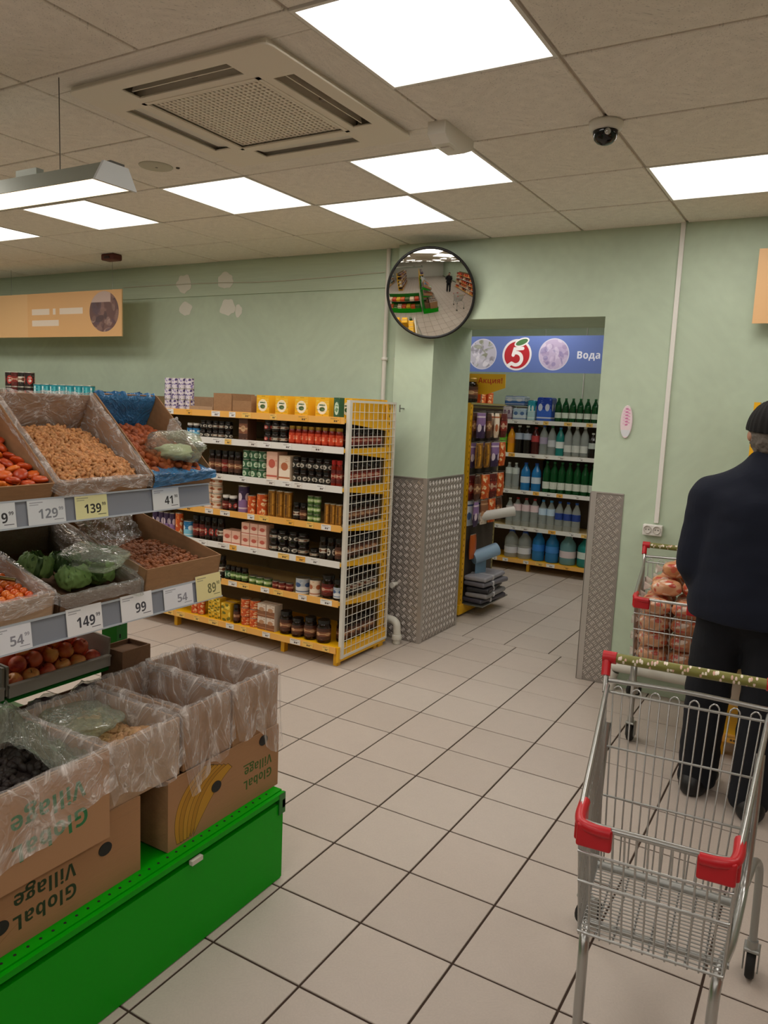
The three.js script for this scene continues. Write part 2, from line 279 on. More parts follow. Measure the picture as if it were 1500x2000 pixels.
// cassette air conditioner
{
  const cx = -2.09, cz = -2.41, H = 0.465;
  const t = thing('air_conditioner', 'square beige cassette air conditioner set into the ceiling', 'air conditioner', null, [cx, HC - 0.026, cz]);
  const body = M(0xe6dfd0, 0.5), s = new THREE.Shape(), r = 0.04;
  s.moveTo(-H + r, -H); s.lineTo(H - r, -H); s.quadraticCurveTo(H, -H, H, -H + r); s.lineTo(H, H - r); s.quadraticCurveTo(H, H, H - r, H); s.lineTo(-H + r, H); s.quadraticCurveTo(-H, H, -H, H - r); s.lineTo(-H, -H + r); s.quadraticCurveTo(-H, -H, -H + r, -H);
  const hole = (x0, x1, y0, y1) => { const p = new THREE.Path(); p.moveTo(x0, y0); p.lineTo(x0, y1); p.lineTo(x1, y1); p.lineTo(x1, y0); p.closePath(); s.holes.push(p); };
  const slots = [[-0.25, 0.25, 0.315, 0.405], [-0.25, 0.25, -0.405, -0.315], [0.315, 0.405, -0.25, 0.25], [-0.405, -0.315, -0.25, 0.25]];
  slots.forEach((a) => hole(...a)); hole(-0.27, 0.27, -0.27, 0.27);
  const g = new THREE.ExtrudeGeometry(s, { depth: 0.003, bevelEnabled: true, bevelThickness: 0.002, bevelSize: 0.002, bevelSegments: 2 });
  g.rotateX(-Math.PI / 2); part(t, 'panel', g, body, [0, 0.002, 0]);
  const K = H - 0.012; part(t, 'skirt', merge([span(-K, K, 0.006, 0.026, -K, -K + 0.012), span(-K, K, 0.006, 0.026, K - 0.012, K), span(-K, -K + 0.012, 0.006, 0.026, -K + 0.012, K - 0.012), span(K - 0.012, K, 0.006, 0.026, -K + 0.012, K - 0.012)]), body);
  const dark = body;
  part(t, 'inner_box', merge([span(-0.43, 0.43, 0.36, 0.37, -0.43, 0.43), span(-0.43, -0.42, 0.008, 0.36, -0.43, 0.43), span(0.42, 0.43, 0.008, 0.36, -0.43, 0.43), span(-0.43, 0.43, 0.008, 0.36, -0.43, -0.42), span(-0.43, 0.43, 0.008, 0.36, 0.42, 0.43), span(-0.3, -0.29, 0.008, 0.36, -0.3, 0.3), span(0.29, 0.3, 0.008, 0.36, -0.3, 0.3), span(-0.3, 0.3, 0.008, 0.36, -0.3, -0.29), span(-0.3, 0.3, 0.008, 0.36, 0.29, 0.3)]), dark);
  // flaps: the two nearer slots stand open, the other two are nearly shut
  const flapDark = body, flapShut = whitePlastic;
  const flap = (w, at, ry, tilt, fm) => { const m = part(t, 'flap', box(w, 0.003, fm === flapDark ? 0.024 : 0.062), fm, at); m.rotation.set(0, ry, 0); m.rotateX(tilt); part(m, 'flap_edge', box(w, 0.0035, 0.003, 0, 0, fm === flapDark ? 0.0135 : 0.0325), body); return m; };
  flap(0.49, [0, 0.024, 0.352], 0, 1.3, flapDark); flap(0.49, [0.352, 0.024, 0], Math.PI / 2, 1.3, flapDark);
  flap(0.49, [0, 0.014, -0.357], 0, 0.12, flapShut); flap(0.49, [-0.357, 0.014, 0], Math.PI / 2, 0.12, flapShut);
  const bars = []; for (let i = -12; i <= 12; i++) { bars.push(box(0.011, 0.004, 0.53, i * 0.0215, 0, 0), box(0.53, 0.004, 0.010, 0, 0.001, i * 0.0215)); }
  part(t, 'grille', merge(bars), body, [0, 0.012, 0], 'square lattice intake grille');
  const fr = []; for (const q of [-1, 1]) fr.push(box(0.56, 0.006, 0.016, 0, 0, q * 0.272), box(0.016, 0.006, 0.56, q * 0.272, 0, 0));
  part(t, 'grille_frame', merge(fr), body, [0, 0.001, 0]);
  part(t, 'filter', box(0.535, 0.003, 0.535, 0, 0.034, 0), body);
}
// round loudspeaker, siren, dome camera, detector
{
  const t = thing('ceiling_loudspeaker', 'round white loudspeaker set flush in the ceiling', 'loudspeaker', null, [-2.985, HC - 0.009, -2.77]);
  part(t, 'grille', lathe([[0, 0], [0.066, 0.0005], [0.078, 0.003], [0.082, 0.009], [0, 0.009]], 40), M(0xbcb9a8, 0.6)); part(t, 'badge', new THREE.CylinderGeometry(0.006, 0.006, 0.002, 12), steelDark, [0.004, -0.001, 0]);
  solo('ceiling_screw', lathe([[0, -0.006], [0.008, -0.005], [0.01, 0], [0, 0]], 12), M(0x3a332b, 0.6), 'small dark fixing in the ceiling beside the loudspeaker', 'fixing', null, [-2.9, HC - 0.002, -2.83]);
  const s = thing('siren_box', 'small white wedge-shaped alarm box on the ceiling between LED panels', 'alarm box', null, [-1.475, HC - 0.003, -2.92]);
  const sh = new THREE.Shape(); sh.moveTo(-0.13, 0); sh.lineTo(0.13, 0); sh.lineTo(0.13, -0.035); sh.lineTo(0.05, -0.068); sh.lineTo(-0.09, -0.068); sh.lineTo(-0.13, -0.045);
  const g = new THREE.ExtrudeGeometry(sh, { depth: 0.07, bevelEnabled: true, bevelThickness: 0.004, bevelSize: 0.003, bevelSegments: 2 }).translate(0, 0, -0.035).rotateY(Math.PI / 2);
  part(s, 'housing', g, whitePlastic); part(s, 'lens', rbox(0.04, 0.012, 0.05, 0.004, 0, -0.07, 0.03), M(0xd8d2c8, 0.3));
  const d = thing('dome_camera', 'white dome security camera with black bubble on the ceiling', 'security camera', null, [-0.892, HC - 0.0015, -3.055]);
  part(d, 'base', lathe([[0, 0], [0.062, 0], [0.064, -0.01], [0.06, -0.028], [0.05, -0.036], [0, -0.036]].reverse(), 32), whitePlastic);
  part(d, 'bubble', lathe([[0.047, -0.034], [0.046, -0.05], [0.04, -0.066], [0.028, -0.078], [0.012, -0.084], [0, -0.085]], 32), M(0x0a0a0c, 0.08));
  part(d, 'lens', new THREE.SphereGeometry(0.012, 12, 10), steel, [0.02, -0.05, 0.042]);
  const f = thing('fire_detector', 'small red-brown detector box on the ceiling near the left sign', 'detector', null, [-5.14, HC - 0.001, -4.31]);
  part(f, 'body', rbox(0.15, 0.05, 0.09, 0.012, 0, -0.026, 0), M(0x5a2418, 0.5)); part(f, 'window', rbox(0.06, 0.02, 0.01, 0.004, 0, -0.03, 0.046), M(0x2b100b, 0.3));
}
// hanging lamp above the produce rack
{
  const L = 1.5, x1 = -2.25, y = 2.395, z = -1.90;
  const t = thing('hanging_lamp', 'long grey hanging fluorescent lamp above the produce rack', 'lamp', null, [x1 - L / 2, y, z]);
  const sh = new THREE.Shape(); sh.moveTo(-0.085, 0.0); sh.lineTo(-0.05, 0.062); sh.lineTo(0.05, 0.062); sh.lineTo(0.085, 0.0); sh.lineTo(0.08, 0.0); sh.lineTo(0.046, 0.056); sh.lineTo(-0.046, 0.056); sh.lineTo(-0.08, 0.0);
  const hous = new THREE.ExtrudeGeometry(sh, { depth: L, bevelEnabled: false }).rotateY(Math.PI / 2).translate(-L / 2, 0, 0);
  const greyGreen = M(0x8f9488, 0.5, { metalness: 0.3 });
  part(t, 'reflector', hous, greyGreen);
  const ec = new THREE.Shape(); ec.moveTo(-0.09, -0.004); ec.lineTo(-0.052, 0.066); ec.lineTo(0.052, 0.066); ec.lineTo(0.09, -0.004);
  const cap = new THREE.ExtrudeGeometry(ec, { depth: 0.012, bevelEnabled: false }).rotateY(Math.PI / 2);
  part(t, 'end_cap', cap, M(0xc3c8c9, 0.45), [L / 2, 0, 0]); part(t, 'end_cap', cap, M(0xc3c8c9, 0.45), [-L / 2 - 0.012, 0, 0]);
  part(t, 'clip', box(0.05, 0.024, 0.06, L / 2 - 0.06, 0.078, -0.045), M(0x4c4a42, 0.6)); part(t, 'clip', box(0.12, 0.022, 0.03, L / 2 - 0.42, 0.075, 0.03), greyGreen);
  const glow = M(0xffffff, 0.5, { emissive: 0xffe6c4, emissiveIntensity: 2.0 });
  part(t, 'diffuser', box(L - 0.01, 0.006, 0.155, 0, 0.004, 0), glow);
  for (const wx of [x1 - 0.26, x1 - 1.26]) part(t, 'wire', rod([wx - x1 + L / 2, 0.062, 0.02], [wx - x1 + L / 2, HC - y, 0.02], 0.0018, 5), M(0x3b352c, 0.5));
  const l = new THREE.RectAreaLight(0xffe2bd, 3.2, L - 0.04, 0.14); l.position.set(0, -0.004, 0); l.rotation.x = -Math.PI / 2; l.name = 'lamp_light'; t.add(l);
}
// pipes, trunking, socket
{
  const wp = M(0xd6d3c8, 0.45);
  const v = (name, label, x, z, y0, y1, r) => { const t = thing(name, label, 'pipe', null, [x, 0, z]); part(t, 'tube', rod([0, y0, 0], [0, y1, 0], r, 16), wp); for (const y of [0.9, 2.0]) part(t, 'clip', lathe([[r, 0], [r + 0.008, 0.004], [r + 0.008, 0.02], [r, 0.024]], 16), whitePlastic, [0, y, 0]); return t; };
  v('riser_pipe', 'white riser pipe in the corner behind the gondola end', -2.885, ZL + 0.03, 0.02, HC, 0.016);
  v('riser_pipe', 'thinner white riser pipe against the pier edge', -2.785, ZL + 0.025, 0.02, HC, 0.013);
  const h = thing('heating_pipe', 'white horizontal pipe with elbow leaving the gondola foot at the chequer plate', 'pipe', null, [0, 0, 0]);
  part(h, 'tube', pipe([[-2.95, 0.17, -4.66], [-2.72, 0.17, -4.66], [-2.62, 0.165, -4.655], [-2.585, 0.14, -4.65], [-2.58, 0.06, -4.65], [-2.58, 0.002, -4.65]], 0.028, 40, 12, 0.3), wp);
  part(h, 'collar', lathe([[0.028, 0], [0.036, 0.002], [0.036, 0.035], [0.028, 0.037]], 16), wp, [-2.58, 0.03, -4.65]);
  const k = thing('wall_tap', 'small white pipe stub with cap on the chequer plate', 'pipe', null, [-2.655, 0.41, ZR + 0.006]);
  part(k, 'stub', rod([0, 0, 0], [0, 0, 0.05], 0.014, 12), wp); part(k, 'cap', rod([0, 0, 0.045], [0, 0, 0.07], 0.02, 12), whitePlastic);
  const w2 = thing('heating_pipe', 'white horizontal pipe with rounded end along the foot of the right wall', 'pipe', null, [0, 0, 0]);
  part(w2, 'tube', pipe([[-1.07, 0.002, ZR + 0.06], [-1.07, 0.08, ZR + 0.06], [-1.05, 0.13, ZR + 0.06], [-0.99, 0.15, ZR + 0.06], [0.4, 0.15, ZR + 0.06]], 0.034, 40, 12, 0.3), wp);
  for (const x of [-0.8, -0.1]) part(w2, 'bracket', span(x, x + 0.02, 0.11, 0.16, ZR, ZR + 0.04), whitePlastic);
  const c = thing('cable_trunking', 'narrow white vertical cable trunking on the right wall', 'cable trunking', null, [-0.897, 0, ZR]);
  part(c, 'duct', rbox(0.026, HC - 1.055, 0.016, 0.003, 0, (HC + 1.055) / 2, 0.009), white);
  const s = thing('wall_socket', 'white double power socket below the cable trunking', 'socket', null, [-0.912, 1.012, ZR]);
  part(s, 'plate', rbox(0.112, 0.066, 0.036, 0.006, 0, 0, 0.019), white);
  for (const x of [-0.027, 0.027]) { const d = part(s, 'outlet', lathe([[0.0, 0.004], [0.019, 0.004], [0.021, 0.008], [0.023, 0.008], [0.023, 0], [0, 0]].reverse(), 20).rotateX(Math.PI / 2), M(0xcac6bd, 0.5), [x, 0.004, 0.036]); part(d, 'painted_pin_hole', rod([-0.008, 0, 0.003], [-0.008, 0, 0.0055], 0.003, 8), black); part(d, 'painted_pin_hole', rod([0.008, 0, 0.003], [0.008, 0, 0.0055], 0.003, 8), black); }  // black stubs paint the shade of the pin openings
  // small hook and oval sticker
  const hk = thing('wall_hook', 'small metal hook sticking out of the pier above the gondola end', 'hook', null, [-2.66, 1.665, ZR]);
  part(hk, 'arm', rod([0, 0, 0], [0, 0, 0.06], 0.004, 6), steelDark); part(hk, 'cross', rod([-0.0, -0.025, 0.06], [0.0, 0.025, 0.06], 0.004, 6), steelDark);
  const st = canvasTex(64, 256, (x, W, H) => { x.fillStyle = '#e9d6dc'; x.fillRect(0, 0, W, H); for (let i = 0; i < 16; i++) { x.fillStyle = ['#c2478c', '#d98ab4', '#e6b6cf'][i % 3]; x.globalAlpha = 0.6; x.beginPath(); x.ellipse(32 + Math.sin(i * 2.1) * 14, 30 + i * 8, 9, 7, i, 0, 7); x.fill(); } x.globalAlpha = 1; x.fillStyle = '#d9dce2'; x.fillRect(8, 190, 48, 50); });
  const og = new THREE.Shape(); og.absellipse(0, 0, 0.032, 0.095, 0, 6.283); const oge = new THREE.ExtrudeGeometry(og, { depth: 0.008, bevelEnabled: true, bevelThickness: 0.003, bevelSize: 0.003, bevelSegments: 2, curveSegments: 16 });
  { const u = oge.attributes.uv, p = oge.attributes.position; for (let i = 0; i < u.count; i++) u.setXY(i, p.getX(i) / 0.07 + 0.5, p.getY(i) / 0.2 + 0.5); }
  const ov = thing('air_freshener', 'small oval pink and white air freshener on the wall right of the doorway', 'air freshener', null, [-1.122, 1.645, ZR + 0.003]); part(ov, 'body', oge, M(0xffffff, 0.4, { map: st })); part(ov, 'backplate', box(0.03, 0.08, 0.003, 0, 0, -0.0012), whitePlastic);
}

// ================================================================ MIRROR AND SIGNS
{
  const t = thing('convex_mirror', 'round convex safety mirror with black rim on the green pier', 'mirror', null, [-2.418, 2.42, -4.60]);
  t.rotation.order = 'YXZ'; t.rotation.set(0.30, 0.33, 0);
  const R = 0.95, r = 0.285, c = Math.sqrt(R * R - r * r), prof = [];
  for (let i = 0; i <= 40; i++) { const q = r * (1 - i / 40); prof.push([q, Math.sqrt(R * R - q * q) - c]); }
  part(t, 'mirror_dome', lathe(prof, 96).rotateX(Math.PI / 2), M(0xdcdcd6, 0.03, { metalness: 1 }));
  part(t, 'rim', new THREE.TorusGeometry(0.287, 0.009, 12, 72), black);
  part(t, 'back_shell', lathe([[0.285, -0.003], [0.2, -0.02], [0.06, -0.03], [0, -0.03]].reverse(), 48).rotateX(Math.PI / 2), black);
  part(t, 'wall_bracket', rod([0, 0.0, -0.02], [-0.03, 0.0, -0.12], 0.014, 10), steelDark);
}
function printed(w, h, d, tex, sideMat) { // a flat board with print on its front (+z)
  const g = new THREE.Group(); part(g, 'board', box(w, h, d), sideMat); const f = part(g, 'print', new THREE.PlaneGeometry(w, h), M(0xffffff, 0.5, { map: tex }), [0, 0, d / 2 + 0.0006]); return g;
}
function addPrinted(t, w, h, d, tex, sideMat) { const g = printed(w, h, d, tex, sideMat); for (const c of [...g.children]) t.add(c); }
function ovalPicture(x, cx, cy, rx, ry, cols, seed) {
  const q = rngOf(seed); x.save(); x.beginPath(); x.ellipse(cx, cy, rx, ry, 0, 0, 7); x.clip(); x.fillStyle = cols[0]; x.fillRect(cx - rx, cy - ry, 2 * rx, 2 * ry);
  for (let i = 0; i < 60; i++) { x.fillStyle = cols[Math.floor(q() * cols.length)]; x.globalAlpha = 0.35 + q() * 0.5; x.beginPath(); x.ellipse(cx + (q() - 0.5) * 2 * rx, cy + (q() - 0.5) * 2 * ry, rx * (0.08 + q() * 0.3), ry * (0.05 + q() * 0.16), q() * 3, 0, 7); x.fill(); }
  x.restore();
}
{
  const z = -4.55, xr = onZ(239, 600, z).x, xl = -7.7, y0 = 2.165, y1 = 2.552, w = xr - xl, h = y1 - y0;
  const uOf = (px) => (onZ(px, 610, z).x - xl) / w;
  const tex = canvasTex(1536, 256, (x, W, H) => {
    x.fillStyle = '#e9bd84'; x.fillRect(0, 0, W, H); x.fillStyle = '#e6b478'; x.fillRect(uOf(55) * W, 0, W, H);
    const word = (px0, px1, y, hh, s) => { const q = rngOf(s); let a = uOf(px0) * W; const b = uOf(px1) * W; x.fillStyle = 'rgba(240,228,214,0.55)'; for (let k = 0; k < 3; k++) { x.fillRect(a - 3 + k, y - k, b - a, hh); } };
    word(64, 98, 92, 34, 1); word(105, 110, 92, 34, 2); word(118, 163, 92, 34, 3); word(64, 116, 158, 34, 4);
    x.fillStyle = '#f0dcc8';
    const cx = (uOf(176) + uOf(233)) / 2 * W, rx = (uOf(233) - uOf(176)) / 2 * W; ovalPicture(x, cx, 118, rx, 112, ['#6b4a44', '#4a3336', '#8d6a60', '#5d4650', '#b79a8c'], 4); x.save(); x.beginPath(); x.ellipse(cx, 118, rx, 112, 0, 0, 7); x.clip(); x.fillStyle = '#cdb3a8'; x.fillRect(cx - rx, 0, rx * 1.45, 66); x.restore();
  });
  const t = thing('hanging_sign', 'long orange hanging sign with an oval picture above the gondola', 'sign', 'orange department signs', [(xl + xr) / 2, (y0 + y1) / 2, z]);
  addPrinted(t, w, h, 0.01, tex, M(0xd9b98a, 0.5));
  for (const x of [-w / 2 + 0.1, -0.3, w / 2 - 0.12]) part(t, 'wire', rod([x, h / 2, 0], [x, HC - (y0 + y1) / 2, 0], 0.0015, 5), steelDark);
  solo('wall_cable', pipe([[-5.62, 2.62, ZL + 0.02], [-4.6, 2.615, ZL + 0.02], [-3.9, 2.60, ZL + 0.02], [-2.92, 2.62, ZL + 0.02]], 0.0035, 40, 5), M(0xc9c6b4, 0.5), 'thin pale cable running along the top of the back wall', 'cable');
}
{
  const z = -4.66, xl = onZ(1472, 600, z).x, xr = 1.2, y0 = onZ(1472, 632, z).y, y1 = onZ(1484, 486, z).y, w = xr - xl, h = y1 - y0;
  const tex = canvasTex(1024, 256, (x, W, H) => { x.fillStyle = '#e8b983'; x.fillRect(0, 0, W, H); ovalPicture(x, 0.145 * W, 0.55 * H, 0.105 * W, 0.36 * H, ['#a0463c', '#7d4a33', '#c98a7a', '#e3b8b0', '#b5622f'], 9); });
  const t = thing('hanging_sign', 'orange hanging sign with a reddish oval picture on the right wall', 'sign', 'orange department signs', [(xl + xr) / 2, (y0 + y1) / 2, z]);
  addPrinted(t, w, h, 0.01, tex, M(0xd9b98a, 0.5));
  for (const x of [-w / 2 + 0.1, w / 2 - 0.1]) part(t, 'wire', rod([x, h / 2, 0], [x, HC - (y0 + y1) / 2, 0], 0.0015, 5), steelDark);
}
{
  const z = -7.2, xl = -3.5, xr = -1.55, y0 = 2.056, y1 = 2.402, w = xr - xl, h = y1 - y0, uOf = (px) => (onZ(px, 692, z).x - xl) / w, vOf = (py) => 1 - (onZ(1010, py, z).y - y0) / h;
  const tex = canvasTex(1536, 272, (x, W, H) => {
    x.fillStyle = '#5f74b4'; x.fillRect(0, 0, W, H);
    const disc = (px, cols, s) => { const cx = uOf(px) * W, r = 110; x.fillStyle = '#c9c6d8'; x.beginPath(); x.arc(cx, 136, r + 8, 0, 7); x.fill(); ovalPicture(x, cx, 136, r, r, cols, s); };
    disc(943, ['#b9b5c4', '#cfc9d6', '#8a8590', '#7d8266', '#e2dde6'], 3); disc(1082, ['#b9a9c8', '#cbbcd6', '#9c8ab2', '#e0d6e6', '#6d66a0'], 5);
    const cx = uOf(1010) * W; x.fillStyle = '#e9e4e8'; x.beginPath(); x.arc(cx, 140, 118, 0, 7); x.fill(); x.fillStyle = '#b8202c'; x.beginPath(); x.arc(cx, 142, 102, 0, 7); x.fill();
    x.fillStyle = '#f1eded'; x.beginPath(); x.ellipse(cx + 34, 46, 62, 30, -0.35, 0, 7); x.fill(); x.fillStyle = '#4f7a4a'; x.beginPath(); x.ellipse(cx + 34, 46, 50, 20, -0.35, 0, 7); x.fill();
    x.strokeStyle = '#f4f0f0'; x.lineWidth = 27; x.lineCap = 'round'; x.beginPath(); x.moveTo(cx + 44, 92); x.lineTo(cx - 18, 96); x.lineTo(cx - 30, 142); x.stroke(); x.beginPath(); x.arc(cx - 6, 170, 46, -1.75, 2.2); x.stroke(); x.beginPath(); x.moveTo(cx - 40, 204); x.lineTo(cx - 66, 222); x.stroke();
    x.fillStyle = '#e6e6f2'; x.font = 'bold 74px sans-serif'; x.textAlign = 'center'; x.textBaseline = 'middle'; x.fillText('Вода', uOf(1150) * W, 140);
  });
  const t = thing('hanging_sign', 'blue hanging sign reading Вода with a red round logo in the back room', 'sign', null, [(xl + xr) / 2, (y0 + y1) / 2, z]);
  addPrinted(t, w, h, 0.01, tex, M(0x5f74b4, 0.5));
  for (const x of [-w / 2 + 0.2, 0.0, w / 2 - 0.2]) part(t, 'wire', rod([x, h / 2, 0], [x, HC - (y0 + y1) / 2, 0], 0.0025, 5), steelDark);
}
{
  const z = -5.78, a = onZ(905, 731, z), b = onZ(988, 731, z), c = onZ(987, 758, z), d = onZ(950, 768, z), e = onZ(905, 768, z), w = 0.45;
  const sh = new THREE.Shape(); sh.moveTo(b.x - w, b.y); sh.lineTo(b.x, b.y); sh.lineTo(c.x, c.y); sh.lineTo(d.x, d.y - 0.01); sh.lineTo(b.x - w, d.y - 0.01); sh.closePath();
  const g = new THREE.ExtrudeGeometry(sh, { depth: 0.006, bevelEnabled: false }), u = g.attributes.uv, p = g.attributes.position;
  for (let i = 0; i < u.count; i++) u.setXY(i, (p.getX(i) - (b.x - w)) / w, (p.getY(i) - (d.y - 0.01)) / (b.y - d.y + 0.01));
  const tex = canvasTex(512, 192, (x, W, H) => { x.fillStyle = '#f3b81e'; x.fillRect(0, 0, W, H); x.fillStyle = '#d2431c'; x.font = 'bold 70px sans-serif'; x.textAlign = 'right'; x.textBaseline = 'middle'; x.fillText('Акция!', W - 22, 62); });
  const t = thing('promo_flag', 'yellow promotion flag reading Акция! above the snack rack', 'sign', null, [0, 0, z]);
  part(t, 'board', g, M(0xffffff, 0.5, { map: tex })); part(t, 'rod', rod([b.x - 0.2, 1.72, -0.004], [b.x - 0.2, b.y - 0.02, -0.004], 0.004, 6), steelDark);
}

// ================================================================ PRODUCTS
function designTex(bg, fg, ac, style, seed) {
  const q = rngOf(seed * 77 + 5);
  return canvasTex(128, 128, (x, W, H) => {
    x.fillStyle = bg; x.fillRect(0, 0, W, H); x.fillStyle = fg; x.strokeStyle = ac;
    if (style === 'band') { x.fillRect(0, 36, W, 52); x.fillStyle = ac; x.fillRect(0, 56, W, 10); for (let i = 0; i < 2; i++) { x.beginPath(); x.arc(32 + i * 64, 62, 17, 0, 7); x.fill(); } }
    if (style === 'disc') { for (let i = 0; i < 2; i++) { x.fillStyle = fg; x.beginPath(); x.ellipse(32 + i * 64, 66, 24, 40, 0, 0, 7); x.fill(); x.fillStyle = ac; x.beginPath(); x.ellipse(32 + i * 64, 74, 13, 14, 0, 0, 7); x.fill(); x.fillRect(18 + i * 64, 44, 28, 8); } }
    if (style === 'stripe') { for (let i = 0; i < 4; i++) { x.fillStyle = i % 2 ? ac : fg; x.fillRect(i * 32 + 4, 10, 13, 108); } }
    if (style === 'blob') { for (let i = 0; i < 26; i++) { x.fillStyle = i % 3 ? fg : ac; x.beginPath(); x.ellipse(q() * W, q() * H, 5 + q() * 14, 4 + q() * 10, q() * 3, 0, 7); x.fill(); } }
    for (let i = 0; i < 46; i++) { x.fillStyle = [bg, fg, ac][Math.floor(q() * 3)]; x.globalAlpha = 0.35; x.fillRect(q() * W, q() * H, 4 + q() * 22, 2 + q() * 6); } x.globalAlpha = 1; x.fillStyle = fg;
    if (style === 'half') { x.fillRect(0, 64, W, 64); x.fillStyle = ac; for (let i = 0; i < 2; i++) { x.beginPath(); x.arc(32 + i * 64, 52, 20, 0, 7); x.fill(); } x.fillRect(0, 104, W, 8); }
  });
}
const DES = {
  blackWhite: ['#17140f', '#d9d2c4', '#3a2a1c', 'disc'], blackBand: ['#1c1712', '#cfc7b6', '#6b3a20', 'band'], redJar: ['#c23a18', '#e0562a', '#f0b090', 'disc'], darkRed: ['#5b1712', '#8a2a1e', '#c9a38a', 'band'],
  greenTin: ['#2e5a3a', '#cfdcc4', '#6f9a6a', 'disc'], cream: ['#e2c9ae', '#f0dfcb', '#b3643e', 'half'], pink: ['#e3b39c', '#f0cdb8', '#c25a48', 'half'], amber: ['#8a5a14', '#c98f2c', '#4a2c0c', 'stripe'],
  brown: ['#4a2a1c', '#7c4a30', '#c7a078', 'band'], purple: ['#3c2a4c', '#8a6a9a', '#d9c7d2', 'half'], blue: ['#1f6fa6', '#7fc4dd', '#dfeaf0', 'half'], orange: ['#c9501c', '#e8823a', '#f2d2a2', 'blob'],
  yellowPat: ['#d8a81c', '#6b6a1c', '#f0d25a', 'blob'], whiteBrown: ['#dccdbd', '#8a5a3c', '#b98a66', 'half'], limeLow: ['#3a5a24', '#9ab86a', '#dfe6c8', 'band'], greyBlue: ['#a9b2bc', '#d9dcdf', '#3c5a8a', 'half'],
  yellowBox: ['#eeb312', '#f6ead2', '#3a5a2a', 'disc'], purpleWhite: ['#d9d2d6', '#4c3c72', '#8a7ab0', 'blob'], teal: ['#1c8a96', '#5cc0c6', '#dff0ee', 'stripe'], redBlack: ['#241410', '#b8261c', '#e8d8c8', 'disc'],
};
const desMat = {}; Object.entries(DES).forEach(([k, a], i) => { const t = designTex(...a, i + 1); t.wrapS = THREE.RepeatWrapping; t.repeat.set(2, 1); desMat[k] = M(0xffffff, 0.45, { map: t }); const b = t.clone(); b.repeat.set(0.5, 1); b.needsUpdate = true; desMat[k + '1'] = M(0xffffff, 0.55, { map: b }); });
const plainMat = {}; Object.entries(DES).forEach(([k, a]) => { plainMat[k] = M(a[0], 0.6); });
const glassBrown = M(0x1d0f08, 0.12), glassRed = M(0x7c1a0c, 0.15), lidBlack = M(0x14120f, 0.35), lidGold = M(0xb08a3a, 0.35, { metalness: 0.7 }), lidWhite = M(0xe0dcd2, 0.4), lidRed = M(0xa51c18, 0.35), tinMetal = M(0xb9b5a8, 0.3, { metalness: 0.9 }), lidGreen = M(0x1c5a2a, 0.4);
const KIND = {   // builder(group, r, h): standing on y = 0
  jar: (g, r, h, d, lid, glass) => { part(g, 'glass', lathe([[0, 0], [r * 0.92, 0], [r, h * 0.05], [r, h * 0.72], [r * 0.82, h * 0.82], [r * 0.8, h * 0.88]], 18), glass); part(g, 'label', new THREE.CylinderGeometry(r * 1.008, r * 1.008, h * 0.5, 18, 1, true).translate(0, h * 0.4, 0), desMat[d]); part(g, 'lid', lathe([[r * 0.86, h * 0.84], [r * 0.88, h * 0.86], [r * 0.88, h * 0.98], [r * 0.84, h], [0, h]], 18), lid); },
  can: (g, r, h, d) => { part(g, 'wrapper', new THREE.CylinderGeometry(r * 0.985, r * 0.985, h * 0.93, 18, 1, true).translate(0, h / 2, 0), desMat[d]); part(g, 'rim', lathe([[0, 0.001], [r * 0.95, 0], [r, 0.002], [r, h * 0.03], [r * 0.97, h * 0.045]], 18), tinMetal); part(g, 'lid', lathe([[r * 0.97, h * 0.955], [r, h * 0.97], [r, h * 0.998], [r * 0.95, h], [r * 0.92, h * 0.985], [0, h * 0.985]], 18), tinMetal); },
  box: (g, r, h, d) => { part(g, 'carton', box(r * 2, h, r * 2.4, 0, h / 2, -r * 0.2), plainMat[d]); part(g, 'front_print', new THREE.PlaneGeometry(r * 1.98, h * 0.99), desMat[d + '1'], [0, h / 2, r + 0.0006]); part(g, 'flap_seam', box(r * 1.98, 0.0015, r * 0.3, 0, h + 0.0003, -r * 0.2), cardPale); },
};
const shelfWord = ['top', 'second', 'third', 'fourth', 'fifth', 'sixth', 'bottom'];
const protoCache = new Map();
function product(kind, r, h, d, lid, glass, label, category, group) {
  const key = [kind, r.toFixed(3), h.toFixed(3), d, lid && lid.uuid, glass && glass.uuid].join();
  const name = { jar: 'jar', can: 'food_tin', box: 'carton' }[kind];
  if (protoCache.has(key)) return copyOf(protoCache.get(key), label, group);
  const g = thing(name, label, category, group); KIND[kind](g, r, h, d, lid, glass); protoCache.set(key, g); return g;
}
